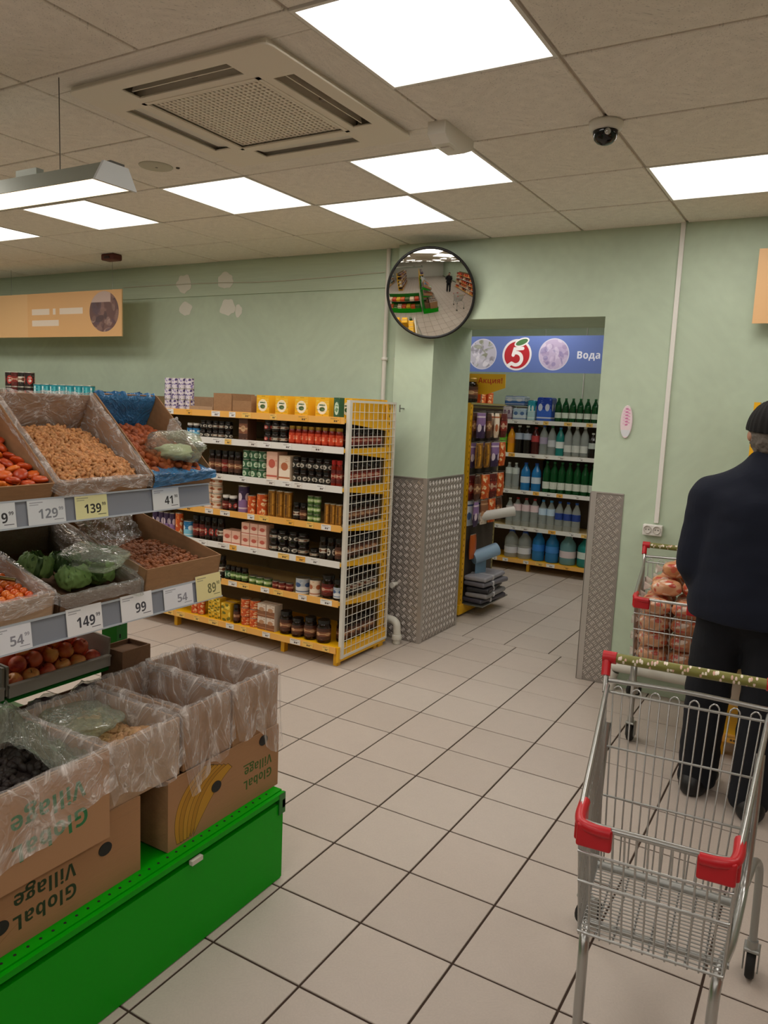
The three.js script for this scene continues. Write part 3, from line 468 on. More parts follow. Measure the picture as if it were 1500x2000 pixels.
// ---------------------------------------------------------------- gondola shelving
function slotted(w, h, d, at, mat, parent, name = 'upright') { const m = part(parent, name, box(w, h, d, 0, h / 2, 0), mat, at); const s = []; for (let y = 0.06; y < h - 0.03; y += 0.05) s.push(box(w + 0.002, 0.016, 0.006, 0, y, d * 0.2)); part(m, 'slots', merge(s), hollowShade); return m; }  // slots are dark blocks: their inner shade is put into the colour
function gondola(t, L, D, decks, rails, o = {}) { // local: x 0..L, rail front at z = 0, back at z = -D
  const H = o.height || 1.7, bw = o.bay || 1.0;
  part(t, 'back_panel', span(0.02, L - 0.02, 0.1, H - 0.02, -D - 0.012, -D), o.back || M(0x6b5a3a, 0.6));
  part(t, 'base', merge([span(0, L, 0.09, 0.117, -D, -0.002), span(0, L, 0.05, 0.117, -D, -D + 0.02)]), yellow);
  part(t, 'base_deck', span(0.004, L - 0.004, 0.118, 0.124, -D, -0.012), yellow);
  for (let x = 0.02; x < L - 0.01; x += bw) for (const z of [-0.08, -D + 0.02]) part(t, 'foot', span(x, x + 0.03, 0, 0.09, z, z + 0.04), yellowDeep);
  for (const z of [-0.06, -D + 0.02]) part(t, 'foot', span(L - 0.035, L - 0.005, 0, 0.09, z, z + 0.04), yellowDeep);
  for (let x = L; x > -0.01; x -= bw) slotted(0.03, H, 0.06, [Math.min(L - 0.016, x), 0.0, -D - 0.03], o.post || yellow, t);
  decks.forEach((y, k) => {
    const last = k === decks.length - 1;
    if (!last) {
      part(t, 'shelf', span(0.004, L - 0.004, y - 0.022, y, -D, -0.008), o.deck || M(0xcbb27a, 0.5));
      const br = new THREE.Shape(); br.moveTo(0.01, -0.002); br.lineTo(D, -0.002); br.lineTo(D, -0.075); br.lineTo(0.01, -0.022);
      const bg = new THREE.ExtrudeGeometry(br, { depth: 0.005, bevelEnabled: false }).rotateY(Math.PI / 2);
      for (let x = L - 0.008; x > 0; x -= bw) part(t, 'bracket', bg, yellow, [x, y, 0]);
    }
    const rail = part(t, 'price_rail', span(0.002, L - 0.002, y - 0.03, y + 0.012, -0.008, 0.0), rails[k], last ? [0, 0, 0.009] : null);
    const q = rngOf(31 + k * 7 + Math.round(L * 10));
    const lift = rails[k] === railWhite;
    for (let x = 0.05; x < L - 0.1; x += 0.09 + q() * 0.16) { const w = 0.055 + q() * 0.04; part(rail, 'price_tag', span(x, x + w, y - 0.027, y + 0.008, 0.0005, 0.0018), q() < (lift ? 0.22 : 0.45) ? tagMats[2 + Math.floor(q() * 2)] : tagMats[Math.floor(q() * 2)]); }
  });
}
const tagTex = (bg, s) => canvasTex(96, 64, (x, W, H) => { x.fillStyle = bg; x.fillRect(0, 0, W, H); x.fillStyle = 'rgba(60,45,40,0.75)'; const q = rngOf(s); x.fillRect(38, 30, 14, 20); x.fillRect(56, 30, 12, 20); x.fillRect(72, 28, 10, 6); x.fillStyle = 'rgba(90,80,75,0.5)'; x.fillRect(8, 8, 60, 5); x.fillRect(8, 16, 40, 4); });
const tagMats = ['#eceae6', '#e6e0d8', '#f0b24a', '#f2c66a'].map((c, i) => M(0xffffff, 0.4, { map: tagTex(c, i + 1) }));

// the long gondola by the back wall
const GF = -3.97, GR = -2.64, DK = [1.586, 1.401, 1.156, 0.908, 0.677, 0.423, 0.118];
{
  const L = 4.5, D = 0.53;
  const t = thing('shelving_gondola', 'long yellow shelving gondola stocked with jars and tins, wire mesh at its end', 'shelving', null, [GR - L, 0, GF]);
  gondola(t, L, D, DK, [orangeRail, railWhite, railWhite, orangeRail, railWhite, orangeRail, orangeRail], {});
  const ew = M(0xd9d6cc, 0.45), xw = L + 0.008, z0 = -0.03, z1 = -0.60;
  part(t, 'mesh_frame', merge([span(xw - 0.01, xw + 0.014, 0.05, 1.705, z0 - 0.024, z0 + 0.006), span(xw - 0.006, xw + 0.008, 0.05, 1.705, z1 - 0.01, z1 + 0.006), span(xw - 0.006, xw + 0.01, 1.69, 1.705, z1, z0), span(xw - 0.006, xw + 0.01, 0.05, 0.066, z1, z0)]), ew);
  const w = []; for (let y = 0.11; y < 1.68; y += 0.0525) w.push(rod([xw + 0.008, y, z1], [xw + 0.008, y, z0], 0.0023, 5)); for (let z = z1 + 0.056; z < z0 - 0.02; z += 0.056) w.push(rod([xw + 0.005, 0.055, z], [xw + 0.005, 1.7, z], 0.0023, 5));
  part(t, 'mesh_wires', merge(w), ew, null, 'white wire mesh closing the shelf end');
  part(t, 'end_base', merge([span(L, L + 0.012, 0.03, 0.13, -0.6, 0.0)]), yellow);
}
{
  // each entry: first and last pixel column along the shelf, count, kind, height, design, lid, glass, stacked
  const J = (a, b, n, h, d, lid = lidBlack, glass = glassBrown, st = 1) => [a, b, n, 'jar', h, d, lid, glass, st], K = (a, b, n, h, d, st = 1) => [a, b, n, 'can', h, d, null, null, st], B = (a, b, n, h, d, st = 1) => [a, b, n, 'box', h, d, null, null, st];
  const rows = [
    [K(12, 62, 4, 0.12, 'redBlack', 2), K(66, 178, 7, 0.15, 'teal'), J(186, 206, 2, 0.11, 'cream'), B(210, 300, 3, 0.05, 'cream'), K(322, 376, 4, 0.075, 'purpleWhite', 3), B(499, 653, 4, 0.128, 'yellowBox'), B(656, 668, 1, 0.13, 'greenTin')],
    [J(366, 390, 2, 0.10, 'blue', lidWhite), J(392, 452, 5, 0.062, 'blackWhite', lidBlack, glassBrown, 2), B(471, 489, 1, 0.165, 'brown'), J(516, 562, 3, 0.075, 'blackWhite', lidBlack, glassBrown, 2), J(565, 669, 8, 0.125, 'redJar', lidGold, glassRed)],
    [J(408, 472, 5, 0.17, 'brown'), K(474, 520, 3, 0.062, 'greenTin', 3), B(524, 546, 1, 0.19, 'pink'), B(548, 571, 1, 0.17, 'cream'), J(572, 646, 5, 0.085, 'blackWhite', lidBlack, glassBrown, 2), J(648, 669, 2, 0.17, 'darkRed', lidRed, glassRed)],
    [K(398, 430, 2, 0.055, 'cream', 4), J(434, 462, 2, 0.11, 'redBlack', lidWhite), K(464, 482, 1, 0.19, 'purple'), K(484, 498, 1, 0.13, 'orange'), K(500, 520, 1, 0.15, 'orange'), K(524, 570, 3, 0.185, 'amber'), J(573, 600, 2, 0.12, 'blackBand'), K(601, 626, 2, 0.058, 'limeLow', 3), K(634, 669, 3, 0.14, 'amber')],
    [K(300, 342, 4, 0.16, 'purple'), K(344, 356, 1, 0.17, 'orange'), K(358, 376, 1, 0.12, 'blue'), J(378, 438, 5, 0.17, 'redBlack'), B(440, 474, 2, 0.10, 'pink'), B(475, 524, 3, 0.085, 'pink', 2), J(526, 560, 2, 0.075, 'blackWhite', lidBlack, glassBrown, 2), J(562, 600, 2, 0.075, 'blackBand', lidBlack, glassBrown, 2), J(604, 622, 1, 0.06, 'blackWhite'), J(624, 669, 3, 0.15, 'blackBand')],
    [J(410, 438, 2, 0.16, 'redBlack'), J(440, 484, 4, 0.10, 'limeLow'), K(486, 530, 3, 0.06, 'limeLow'), K(532, 572, 3, 0.055, 'darkRed'), K(575, 600, 1, 0.105, 'greyBlue'), K(604, 624, 1, 0.11, 'cream'), J(626, 650, 1, 0.155, 'redBlack'), J(652, 669, 1, 0.14, 'greyBlue')],
    [K(374, 398, 2, 0.12, 'orange'), B(410, 434, 2, 0.075, 'yellowPat', 2), B(436, 455, 1, 0.13, 'yellowPat'), J(457, 468, 1, 0.13, 'brown'), K(470, 504, 2, 0.062, 'orange', 3), B(506, 540, 2, 0.09, 'whiteBrown', 2), J(544, 566, 1, 0.155, 'brown'), J(568, 590, 1, 0.125, 'brown'), J(592, 614, 1, 0.15, 'brown'), J(617, 642, 1, 0.15, 'brown')],
  ];
  const words = { blackWhite: 'black jar with white oval label', blackBand: 'black jar with pale band', redJar: 'red sauce jar with gold lid', darkRed: 'dark red', greenTin: 'green and white tin', cream: 'cream coloured', pink: 'pink carton', amber: 'tall amber tin', brown: 'brown jar', purple: 'purple tin', blue: 'blue labelled', orange: 'orange tin', yellowPat: 'yellow patterned carton', whiteBrown: 'white and brown carton', limeLow: 'green labelled', greyBlue: 'grey and blue', yellowBox: 'yellow carton with pale picture', purpleWhite: 'purple and white tin', teal: 'teal striped tin', redBlack: 'black and red' };
  const cat = { jar: 'jar', can: 'tin', box: 'carton' }, noun = { jar: 'jar', can: 'tin', box: 'carton' };
  const q = rngOf(99), ALT = { blackWhite: ['blackWhite', 'blackBand', 'blackWhite', 'redBlack'], blackBand: ['blackBand', 'blackWhite', 'brown'], brown: ['brown', 'darkRed', 'brown'], redBlack: ['redBlack', 'blackBand', 'darkRed'], limeLow: ['limeLow', 'limeLow', 'greenTin'] };
  rows.forEach((row, k) => {
    const y0 = k === 6 ? 0.124 : DK[k];
    row.forEach(([a, b, n, kind, h, d0, lid, glass, st]) => {
      const zc0 = GF - 0.05, xa = onZ(a, toPixel(-3.4, y0, zc0)[1], zc0).x, xb = onZ(b, toPixel(-3.4, y0, zc0)[1], zc0).x, pitch = (xb - xa) / n, r = Math.min(pitch * 0.47, 0.052);
      for (let i = 0; i < n; i++) { const d = ALT[d0] ? ALT[d0][Math.floor(q() * ALT[d0].length)] : d0;
      const w = words[d], label = `${st > 1 ? 'stacked ' : ''}${w.includes(noun[kind]) || /tin|carton|jar/.test(w) ? w.replace(/tin|carton|jar/, noun[kind]) : w + ' ' + noun[kind]} on the ${shelfWord[k]} shelf of the yellow gondola`;
      const group = `${w} goods on the ${shelfWord[k]} gondola shelf`;
      const zc = GF - 0.022 - r * (kind === 'box' ? 1.0 : 1);
      for (let s = 0; s < st; s++) {
        const m = product(kind, r, h, d, lid, glass, label, cat[kind], group);
        m.position.set(xa + pitch * (i + 0.5), y0 + 0.0005 + s * (h + 0.0004), zc - q() * 0.008); m.rotation.y = kind === 'box' ? 0 : (q() - 0.5) * 0.7 + 0.4;
      } }
    });
    // goods standing deeper at the shelf end, seen through the wire mesh
    const deep = [['box', 0.13, 'yellowBox'], ['jar', 0.12, 'darkRed'], ['jar', 0.16, 'darkRed'], ['jar', 0.15, 'brown'], ['jar', 0.14, 'brown'], ['jar', 0.15, 'blackBand'], ['jar', 0.14, 'brown']][k];
    for (let i = 0; i < 5; i++) { const m = product(deep[0], 0.04, deep[1], deep[2], lidBlack, glassBrown, `${words[deep[2]].replace(/ (jar|carton).*/, '')} ${noun[deep[0]]} behind the wire mesh on the ${shelfWord[k]} shelf`, cat[deep[0]], `goods behind the mesh on the ${shelfWord[k]} shelf`); m.position.set(GR - 0.065, y0 + 0.0005, GF - 0.16 - i * 0.084); }
  });
  // shelves seen past the left side of the produce rack
  for (let i = 0; i < 9; i++) { const m = product('can', 0.04, 0.12, ['amber', 'redBlack', 'cream'][i % 3], null, null, ['amber', 'black and red', 'cream coloured'][i % 3] + ' tin seen between the produce shelves on the fifth gondola shelf', 'tin', 'tins seen between the produce shelves'); m.position.set(-5.05 - i * 0.1, DK[4] + 0.0005, GF - 0.07); }
  // open cardboard trays on the top shelf
  const tray = (a, b, h, label, lean, m = card) => { const x0 = onZ(a, 790, GF - 0.06).x, x1 = onZ(b, 790, GF - 0.06).x, w = x1 - x0, t = thing('cardboard_tray', label, 'cardboard box', 'cardboard trays on the top gondola shelf', [(x0 + x1) / 2, DK[0] + 0.001, GF - 0.15]);
    part(t, 'bottom', span(-w / 2, w / 2, 0, 0.004, -0.12, 0.12), m); part(t, 'back_wall', span(-w / 2, w / 2, 0.004, h, -0.12, -0.116), m); part(t, 'front_wall', span(-w / 2, w / 2, 0.004, h * lean, 0.116, 0.12), m); for (const s of [-1, 1]) part(t, 'side_wall', span(s * w / 2 - 0.002, s * w / 2 + 0.002, 0.004, h, -0.116, 0.116), m); };
  tray(376, 421, 0.10, 'open cardboard tray with low curved front beside the purple tins', 0.35, cardPale); tray(423, 458, 0.13, 'tall plain brown cardboard box on the top gondola shelf', 1); tray(460, 496, 0.12, 'half-open cardboard tray with dark slot beside the yellow cartons', 0.7);
}
// gondola standing behind the shopper at the right wall
{
  const t = thing('shelving_gondola', 'yellow shelving gondola with white back board behind the shopper', 'shelving', null, [-0.40, 0, -4.05]);
  gondola(t, 1.9, 0.45, [1.45, 1.1, 0.75, 0.42, 0.118], [railWhite, railWhite, railWhite, railWhite, orangeRail], { height: 1.78, back: M(0xe6e0da, 0.5), bay: 0.95 });
  for (let k = 0; k < 4; k++) for (let i = 0; i < 6; i++) { const d = ['cream', 'pink', 'orange', 'amber'][(i + k) % 4]; const m = product('box', 0.06, 0.16, d, null, null, ['cream', 'pink', 'orange', 'amber'][(i + k) % 4] + ' carton on the shelves behind the shopper', 'carton', 'cartons behind the shopper'); m.position.set(-0.12 + i * 0.15, [1.1, 0.75, 0.42, 0.124][k] + 0.001, -4.17); }
}

// ================================================================ BACK ROOM
const BF = -7.64, BD = [1.582, 1.236, 0.852, 0.468, 0.118];
{
  const t = thing('shelving_gondola', 'shelving full of bottled water in the back room', 'shelving', null, [-3.75, 0, BF]);
  gondola(t, 3.0, 0.45, BD, [railWhite, railWhite, railWhite, railWhite, orangeRail], { height: 1.75, back: M(0x4a3a30, 0.7) });
  // bottles: profile radius/height table
  const bottleMats = {};
  const pet = (c, o) => { const k = c + o; if (!bottleMats[k]) bottleMats[k] = MP(c, 0.12, { transparent: true, opacity: o }); return bottleMats[k]; };
  const labMat = (c) => M(c, 0.5), caps = { white: M(0xe2e2de, 0.4), blue: M(0x1f4fae, 0.4), green: M(0x1c6a34, 0.4), red: M(0xa82020, 0.4), sky: M(0x3f8fd0, 0.4) };
  const lab = {}; const L = (c) => lab[c] || (lab[c] = labMat(c));
  const cache = new Map();
  function bottle(r, h, body, labelCol, cap, text, labelAt = 0.5) {
    const key = [r, h, body.uuid, labelCol, cap].join(); if (cache.has(key)) return copyOf(cache.get(key), text.label, text.group);
    const g = thing(r > 0.06 ? 'water_jug' : 'water_bottle', text.label, 'bottle', text.group), n = r * 0.34;
    part(g, 'body', lathe([[0, 0], [r * 0.85, 0], [r, h * 0.03], [r, h * 0.3], [r * 0.95, h * 0.34], [r, h * 0.38], [r, h * 0.62], [r * 0.9, h * 0.72], [n * 1.2, h * 0.88], [n, h * 0.92], [n, h * 0.95]], 16), body);
    part(g, 'label', new THREE.CylinderGeometry(r * 1.012, r * 1.012, h * 0.22, 16, 1, true).translate(0, h * labelAt, 0), L(labelCol));
    part(g, 'cap', new THREE.CylinderGeometry(n * 1.15, n * 1.15, h * 0.06, 12).translate(0, h * 0.965, 0), caps[cap]);
    if (r > 0.06) part(g, 'handle', new THREE.TorusGeometry(n * 1.25, 0.004, 6, 16, Math.PI).translate(0, h * 0.86, 0), caps[cap]);
    cache.set(key, g); return g;
  }
  const clear = pet(0xd6dedc, 0.32), green = pet(0x0d4a22, 0.9), greenMid = pet(0x1a5c34, 0.88), teal = pet(0x2a8f8a, 0.75), dark = pet(0x1d1512, 0.95), cola = pet(0x4a1414, 0.95), blueB = pet(0x2f86c8, 0.7), lime = pet(0x4fae2a, 0.95), orangeB = pet(0xf0a01c, 0.95), navy = pet(0x1c3f9c, 0.9);
  const put = (row, list) => {
    const y = row === 4 ? 0.124 : BD[row];
    for (const [a, b, n, r, h, body, lc, cap, words, la] of list) {
      const zc = BF - 0.035 - r, yy = toPixel(-2.6, y, zc)[1], xa = onZ(a, yy, zc).x, xb = onZ(b, yy, zc).x, p = (xb - xa) / n, rr = Math.min(r, p * 0.49);
      for (let i = 0; i < n; i++) { const m = bottle(+rr.toFixed(4), h, body, lc, cap, { label: `${words} on the ${['top', 'second', 'third', 'fourth', 'bottom'][row]} shelf of the back room`, group: `${words}s on the ${['top', 'second', 'third', 'fourth', 'bottom'][row]} back room shelf` }, la); m.position.set(xa + p * (i + 0.5), y + 0.0005, zc); }
    }
  };
  put(0, [[1082, 1168, 6, 0.034, 0.25, green, 0xd8e0d4, 'green', 'green glass water bottle', 0.3], [1168, 1190, 2, 0.034, 0.25, green, 0xd8e0d4, 'green', 'green glass water bottle', 0.3]]);
  put(1, [[972, 990, 1, 0.042, 0.28, lime, 0x77c23c, 'green', 'lime green bottle', 0.5], [990, 1004, 1, 0.042, 0.28, orangeB, 0xe08a1c, 'red', 'orange juice bottle', 0.5], [1004, 1036, 2, 0.045, 0.30, dark, 0xaab4c6, 'white', 'dark bottle with pale blue label', 0.62], [1036, 1052, 1, 0.045, 0.29, cola, 0xb03a3c, 'red', 'dark red cola bottle', 0.58], [1052, 1068, 1, 0.045, 0.31, clear, 0xa89cb4, 'blue', 'clear bottle with lilac label', 0.5], [1068, 1084, 1, 0.045, 0.31, clear, 0xc3c6cc, 'green', 'clear bottle with grey label', 0.42], [1084, 1100, 1, 0.045, 0.30, teal, 0xdfe4e2, 'sky', 'teal bottle with white label', 0.4], [1100, 1148, 3, 0.045, 0.315, clear, 0xd2d4cf, 'white', 'clear bottle with white label', 0.28], [1148, 1180, 2, 0.045, 0.26, dark, 0xb9c2bc, 'white', 'short dark bottle', 0.5]]);
  put(2, [[985, 1012, 2, 0.045, 0.29, clear, 0xc9cfc9, 'white', 'clear water bottle', 0.7], [1014, 1056, 2, 0.05, 0.30, blueB, 0xc9d6e2, 'blue', 'pale blue water bottle', 0.4], [1058, 1164, 7, 0.045, 0.33, green, 0xcfd4c8, 'green', 'dark green mineral water bottle', 0.25], [1164, 1190, 2, 0.045, 0.32, greenMid, 0xcfd4c8, 'green', 'mid green mineral water bottle', 0.25]]);
  put(3, [[986, 1000, 1, 0.04, 0.30, clear, 0xd9d0d2, 'white', 'clear bottle with plain label', 0.6], [1000, 1050, 3, 0.045, 0.31, clear, 0xe2c9cc, 'red', 'clear bottle with pink label', 0.66], [1050, 1082, 2, 0.045, 0.31, clear, 0xbfd6ea, 'sky', 'clear bottle with light blue label', 0.6], [1082, 1132, 3, 0.045, 0.31, clear, 0x24408f, 'blue', 'clear bottle with navy label', 0.5]]);
  put(4, [[984, 1010, 1, 0.075, 0.30, clear, 0xd6d6de, 'blue', 'clear five litre water jug', 0.28], [1010, 1036, 1, 0.075, 0.295, clear, 0xdfe0e6, 'blue', 'clear five litre jug with white label', 0.3], [1038, 1062, 1, 0.078, 0.315, blueB, 0x2f7fd6, 'sky', 'blue five litre water jug', 0.45], [1064, 1090, 1, 0.078, 0.31, blueB, 0x3f86d0, 'sky', 'blue five litre jug with wide label', 0.45], [1092, 1124, 1, 0.085, 0.318, pet(0x7fb0b6, 0.6), 0xd8c9cc, 'white', 'large water jug with white cap', 0.35], [1126, 1160, 1, 0.085, 0.31, teal, 0xcfdcd6, 'green', 'teal water jug', 0.4]]);
  // shrink wrapped packs on the top shelf
  const packTex = (bg, a, b, s) => designTex(bg, a, b, 'half', s);
  const pack = (a, b, h, tex, label, y = BD[0]) => { const zc = BF - 0.12, yy = toPixel(-2.8, y, zc)[1], x0 = onZ(a, yy, zc).x, x1 = onZ(b, yy, zc).x; const t2 = thing('water_pack', label, 'water pack', 'shrink-wrapped packs on the back room top shelf', [(x0 + x1) / 2, y + 0.001, zc]); part(t2, 'wrap', rbox(x1 - x0 - 0.006, h, 0.18, 0.02, 0, h / 2, 0), MP(0xffffff, 0.2, { map: tex })); part(t2, 'handle_strip', rbox(0.03, 0.004, 0.19, 0.002, 0, h + 0.001, 0), white); };
  pack(986, 1004, 0.15, packTex('#d9cdd2', '#b9a6b4', '#8a6a86', 3), 'pale pink pack of bottles'); pack(1005, 1032, 0.13, packTex('#b9cfe2', '#d9e4ee', '#5a7ab0', 4), 'pale blue and white pack of bottles'); pack(1033, 1049, 0.22, packTex('#2aa0b8', '#bfe0e4', '#e6f2f2', 5), 'turquoise pack with white letters band'); pack(1051, 1081, 0.25, packTex('#1f3fae', '#3c6ad6', '#d6dcf2', 6), 'royal blue pack with white swirls');
  pack(990, 1030, 0.10, packTex('#c6d2e2', '#3f6ab0', '#e6e6ee', 8), 'blue and white pack stacked above the pale packs', BD[0] + 0.155);
}
// wall cable behind the bottles
solo('wall_cable', rod([-2.42, 1.7, -8.19], [-2.42, HC, -8.19], 0.006, 6), white, 'white cable running down the green wall behind the bottles', 'cable');
// rack of hanging snacks by the doorway
{
  const x = -2.55, z0 = -5.56, z1 = -6.30;
  const t = thing('snack_rack', 'narrow rack of hanging packets and bags just behind the doorway', 'rack', null, [x, 0, z0]);
  const greyY = M(0x9a8f5a, 0.5);
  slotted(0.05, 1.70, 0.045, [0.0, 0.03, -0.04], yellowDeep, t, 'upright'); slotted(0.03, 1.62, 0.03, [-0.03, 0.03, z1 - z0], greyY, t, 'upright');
  part(t, 'back_panel', span(-0.03, -0.015, 0.12, 1.68, z1 - z0, -0.04), M(0x4a4038, 0.8));
  part(t, 'base', span(-0.45, 0.03, 0.02, 0.10, z1 - z0, 0.0), yellow); part(t, 'lower_tray', merge([span(0.0, 0.2, 0.094, 0.103, z1 - z0 + 0.12, -0.08)]), steelDark); part(t, 'end_plate', span(-0.2, -0.03, 0.1, 1.7, -0.03, -0.02), M(0xa6a487, 0.6));
  const hooks = []; for (const y of [1.66, 1.42, 1.16, 0.95]) for (let k = 0; k < 4; k++) hooks.push(rod([-0.02, y, -0.12 - k * 0.16], [0.11, y + 0.012, -0.12 - k * 0.16], 0.003, 5)); part(t, 'hooks', merge(hooks), steel);
  part(t, 'side_stretcher', rod([0.0, 1.7, -0.04], [0.0, 1.7, z1 - z0], 0.008, 6), greyY);
  const cols = [[0xa8763a, 'tan'], [0x6a4a3a, 'brown'], [0xb9863c, 'mustard'], [0x5a3a4a, 'plum'], [0x8a5a4a, 'copper'], [0x9a8a86, 'silver grey'], [0x4a3a5c, 'dark purple'], [0xc0764a, 'orange brown'], [0x2c2a30, 'black']];
  const bagGeo = sheet(8, 10, (u, v) => { const a = u * 2 * Math.PI, s = Math.pow(Math.sin(clamp(v, 0.03, 0.97) * Math.PI), 0.4); return [Math.cos(a) * 0.022 * s, -v * 0.2, Math.sin(a) * 0.06]; });
  const PK = [['brown', 'brown'], ['purple', 'purple'], ['amber', 'amber striped'], ['darkRed', 'dark red'], ['cream', 'cream'], ['redBlack', 'black and red'], ['orange', 'orange'], ['greyBlue', 'grey and blue'], ['whiteBrown', 'white and brown']];
  const q = rngOf(12); const rowsY = [1.655, 1.415, 1.155, 0.945];
  rowsY.forEach((y, r) => { for (let k = 0; k < 4; k++) for (let d = 0; d < 2; d++) { const c = cols[Math.floor(q() * cols.length)]; const pd = PK[Math.floor(q() * PK.length)], b = thing('snack_packet', `${pd[1]} packet hanging on the ${['top', 'second', 'third', 'lowest'][r]} hooks of the snack rack`, 'snack packet', `packets on the ${['top', 'second', 'third', 'lowest'][r]} hooks of the snack rack`, [x + 0.025 + d * 0.05, y, z0 - 0.12 - k * 0.16], (q() - 0.5) * 0.4); part(b, 'bag', bagGeo, desMat[pd[0]]); part(b, 'header', box(0.004, 0.03, 0.1, 0, -0.012, 0), packetMats(0xc9c2b4)); } });
  // things lying on the rack: tubes, folded bags, bundles, jars on top
  const tube = thing('paper_roll', 'white rolled tube sticking out of the snack rack', 'roll', null, [x + 0.09, 0.83, z0 - 0.36], -0.5); part(tube, 'roll', rod([0, -0.03, 0.14], [0.13, 0.03, -0.16], 0.04, 18), M(0xc9c6c0, 0.5)); part(tube, 'core', rod([-0.003, -0.032, 0.147], [0.0, -0.03, 0.139], 0.026, 14), hollowShade); part(tube, 'holder', rod([-0.1, -0.02, 0], [0.03, -0.02, 0], 0.008, 6), steelDark);  // the core is a dark disc painting the shade inside the tube
  const br = thing('blue_roll', 'light blue roll of bags hanging low on the snack rack', 'roll', null, [x + 0.08, 0.50, z0 - 0.34], -0.3); part(br, 'roll', rod([-0.02, -0.04, 0.12], [0.06, 0.03, -0.09], 0.055, 18), M(0x8aa6c0, 0.5)); part(br, 'tail', rbox(0.012, 0.16, 0.13, 0.005, 0.0, -0.1, 0.04), M(0x6f8ea8, 0.5)); part(br, 'holder', rod([-0.09, -0.0, 0], [0.02, 0, 0], 0.008, 6), steelDark);
  const cr = thing('snack_packet', 'orange net of snacks on the lower part of the rack', 'snack packet', null, [x + 0.03, 0.66, z0 - 0.2]); part(cr, 'bag', bagGeo, packetMats(0xb4561c)); part(cr, 'header', box(0.004, 0.03, 0.1, 0, -0.012, 0), packetMats(0xc9c2b4));
  for (let i = 0; i < 5; i++) { const b = thing('bag_bundle', ['topmost', 'second', 'third', 'fourth', 'lowest'][4 - i] + ' folded grey bundle in the pile at the foot of the snack rack', 'bundle', 'grey bundles at the foot of the snack rack', [x + 0.10 + (i % 2) * 0.015, 0.105 + i * 0.046, z0 - 0.33], (i % 3 - 1) * 0.12); part(b, 'stack', rbox(0.2, 0.04, 0.42, 0.018, 0, 0.021, 0), packetMats([0x4a4650, 0x8a8688, 0x2c2a30, 0x6f6c74, 0x9a98a0][i])); part(b, 'tie', rbox(0.203, 0.042, 0.03, 0.008, 0, 0.021, 0.05), packetMats(0xc2c0c4)); }
  const big = product('jar', 0.085, 0.19, 'brown', lidGold, glassBrown, 'big brown jar standing on top of the snack rack', 'jar'); big.position.set(x - 0.06, 1.735, z0 - 0.12); big.scale.set(1, 1, 1);
  for (let i = 0; i < 2; i++) { const m = product('box', 0.055, 0.09, 'orange', null, null, 'orange carton on top of the snack rack', 'carton', 'orange cartons on the snack rack'); m.position.set(x - 0.08, 1.735, z0 - 0.36 - i * 0.16); m.rotation.y = Math.PI / 2; }
  part(t, 'top_tray', span(-0.3, 0.03, 1.72, 1.734, z1 - z0, -0.02), greyY);
}
function packetMats(c) { packetMats.m ||= new Map(); if (!packetMats.m.has(c)) packetMats.m.set(c, M(c, 0.35)); return packetMats.m.get(c); }

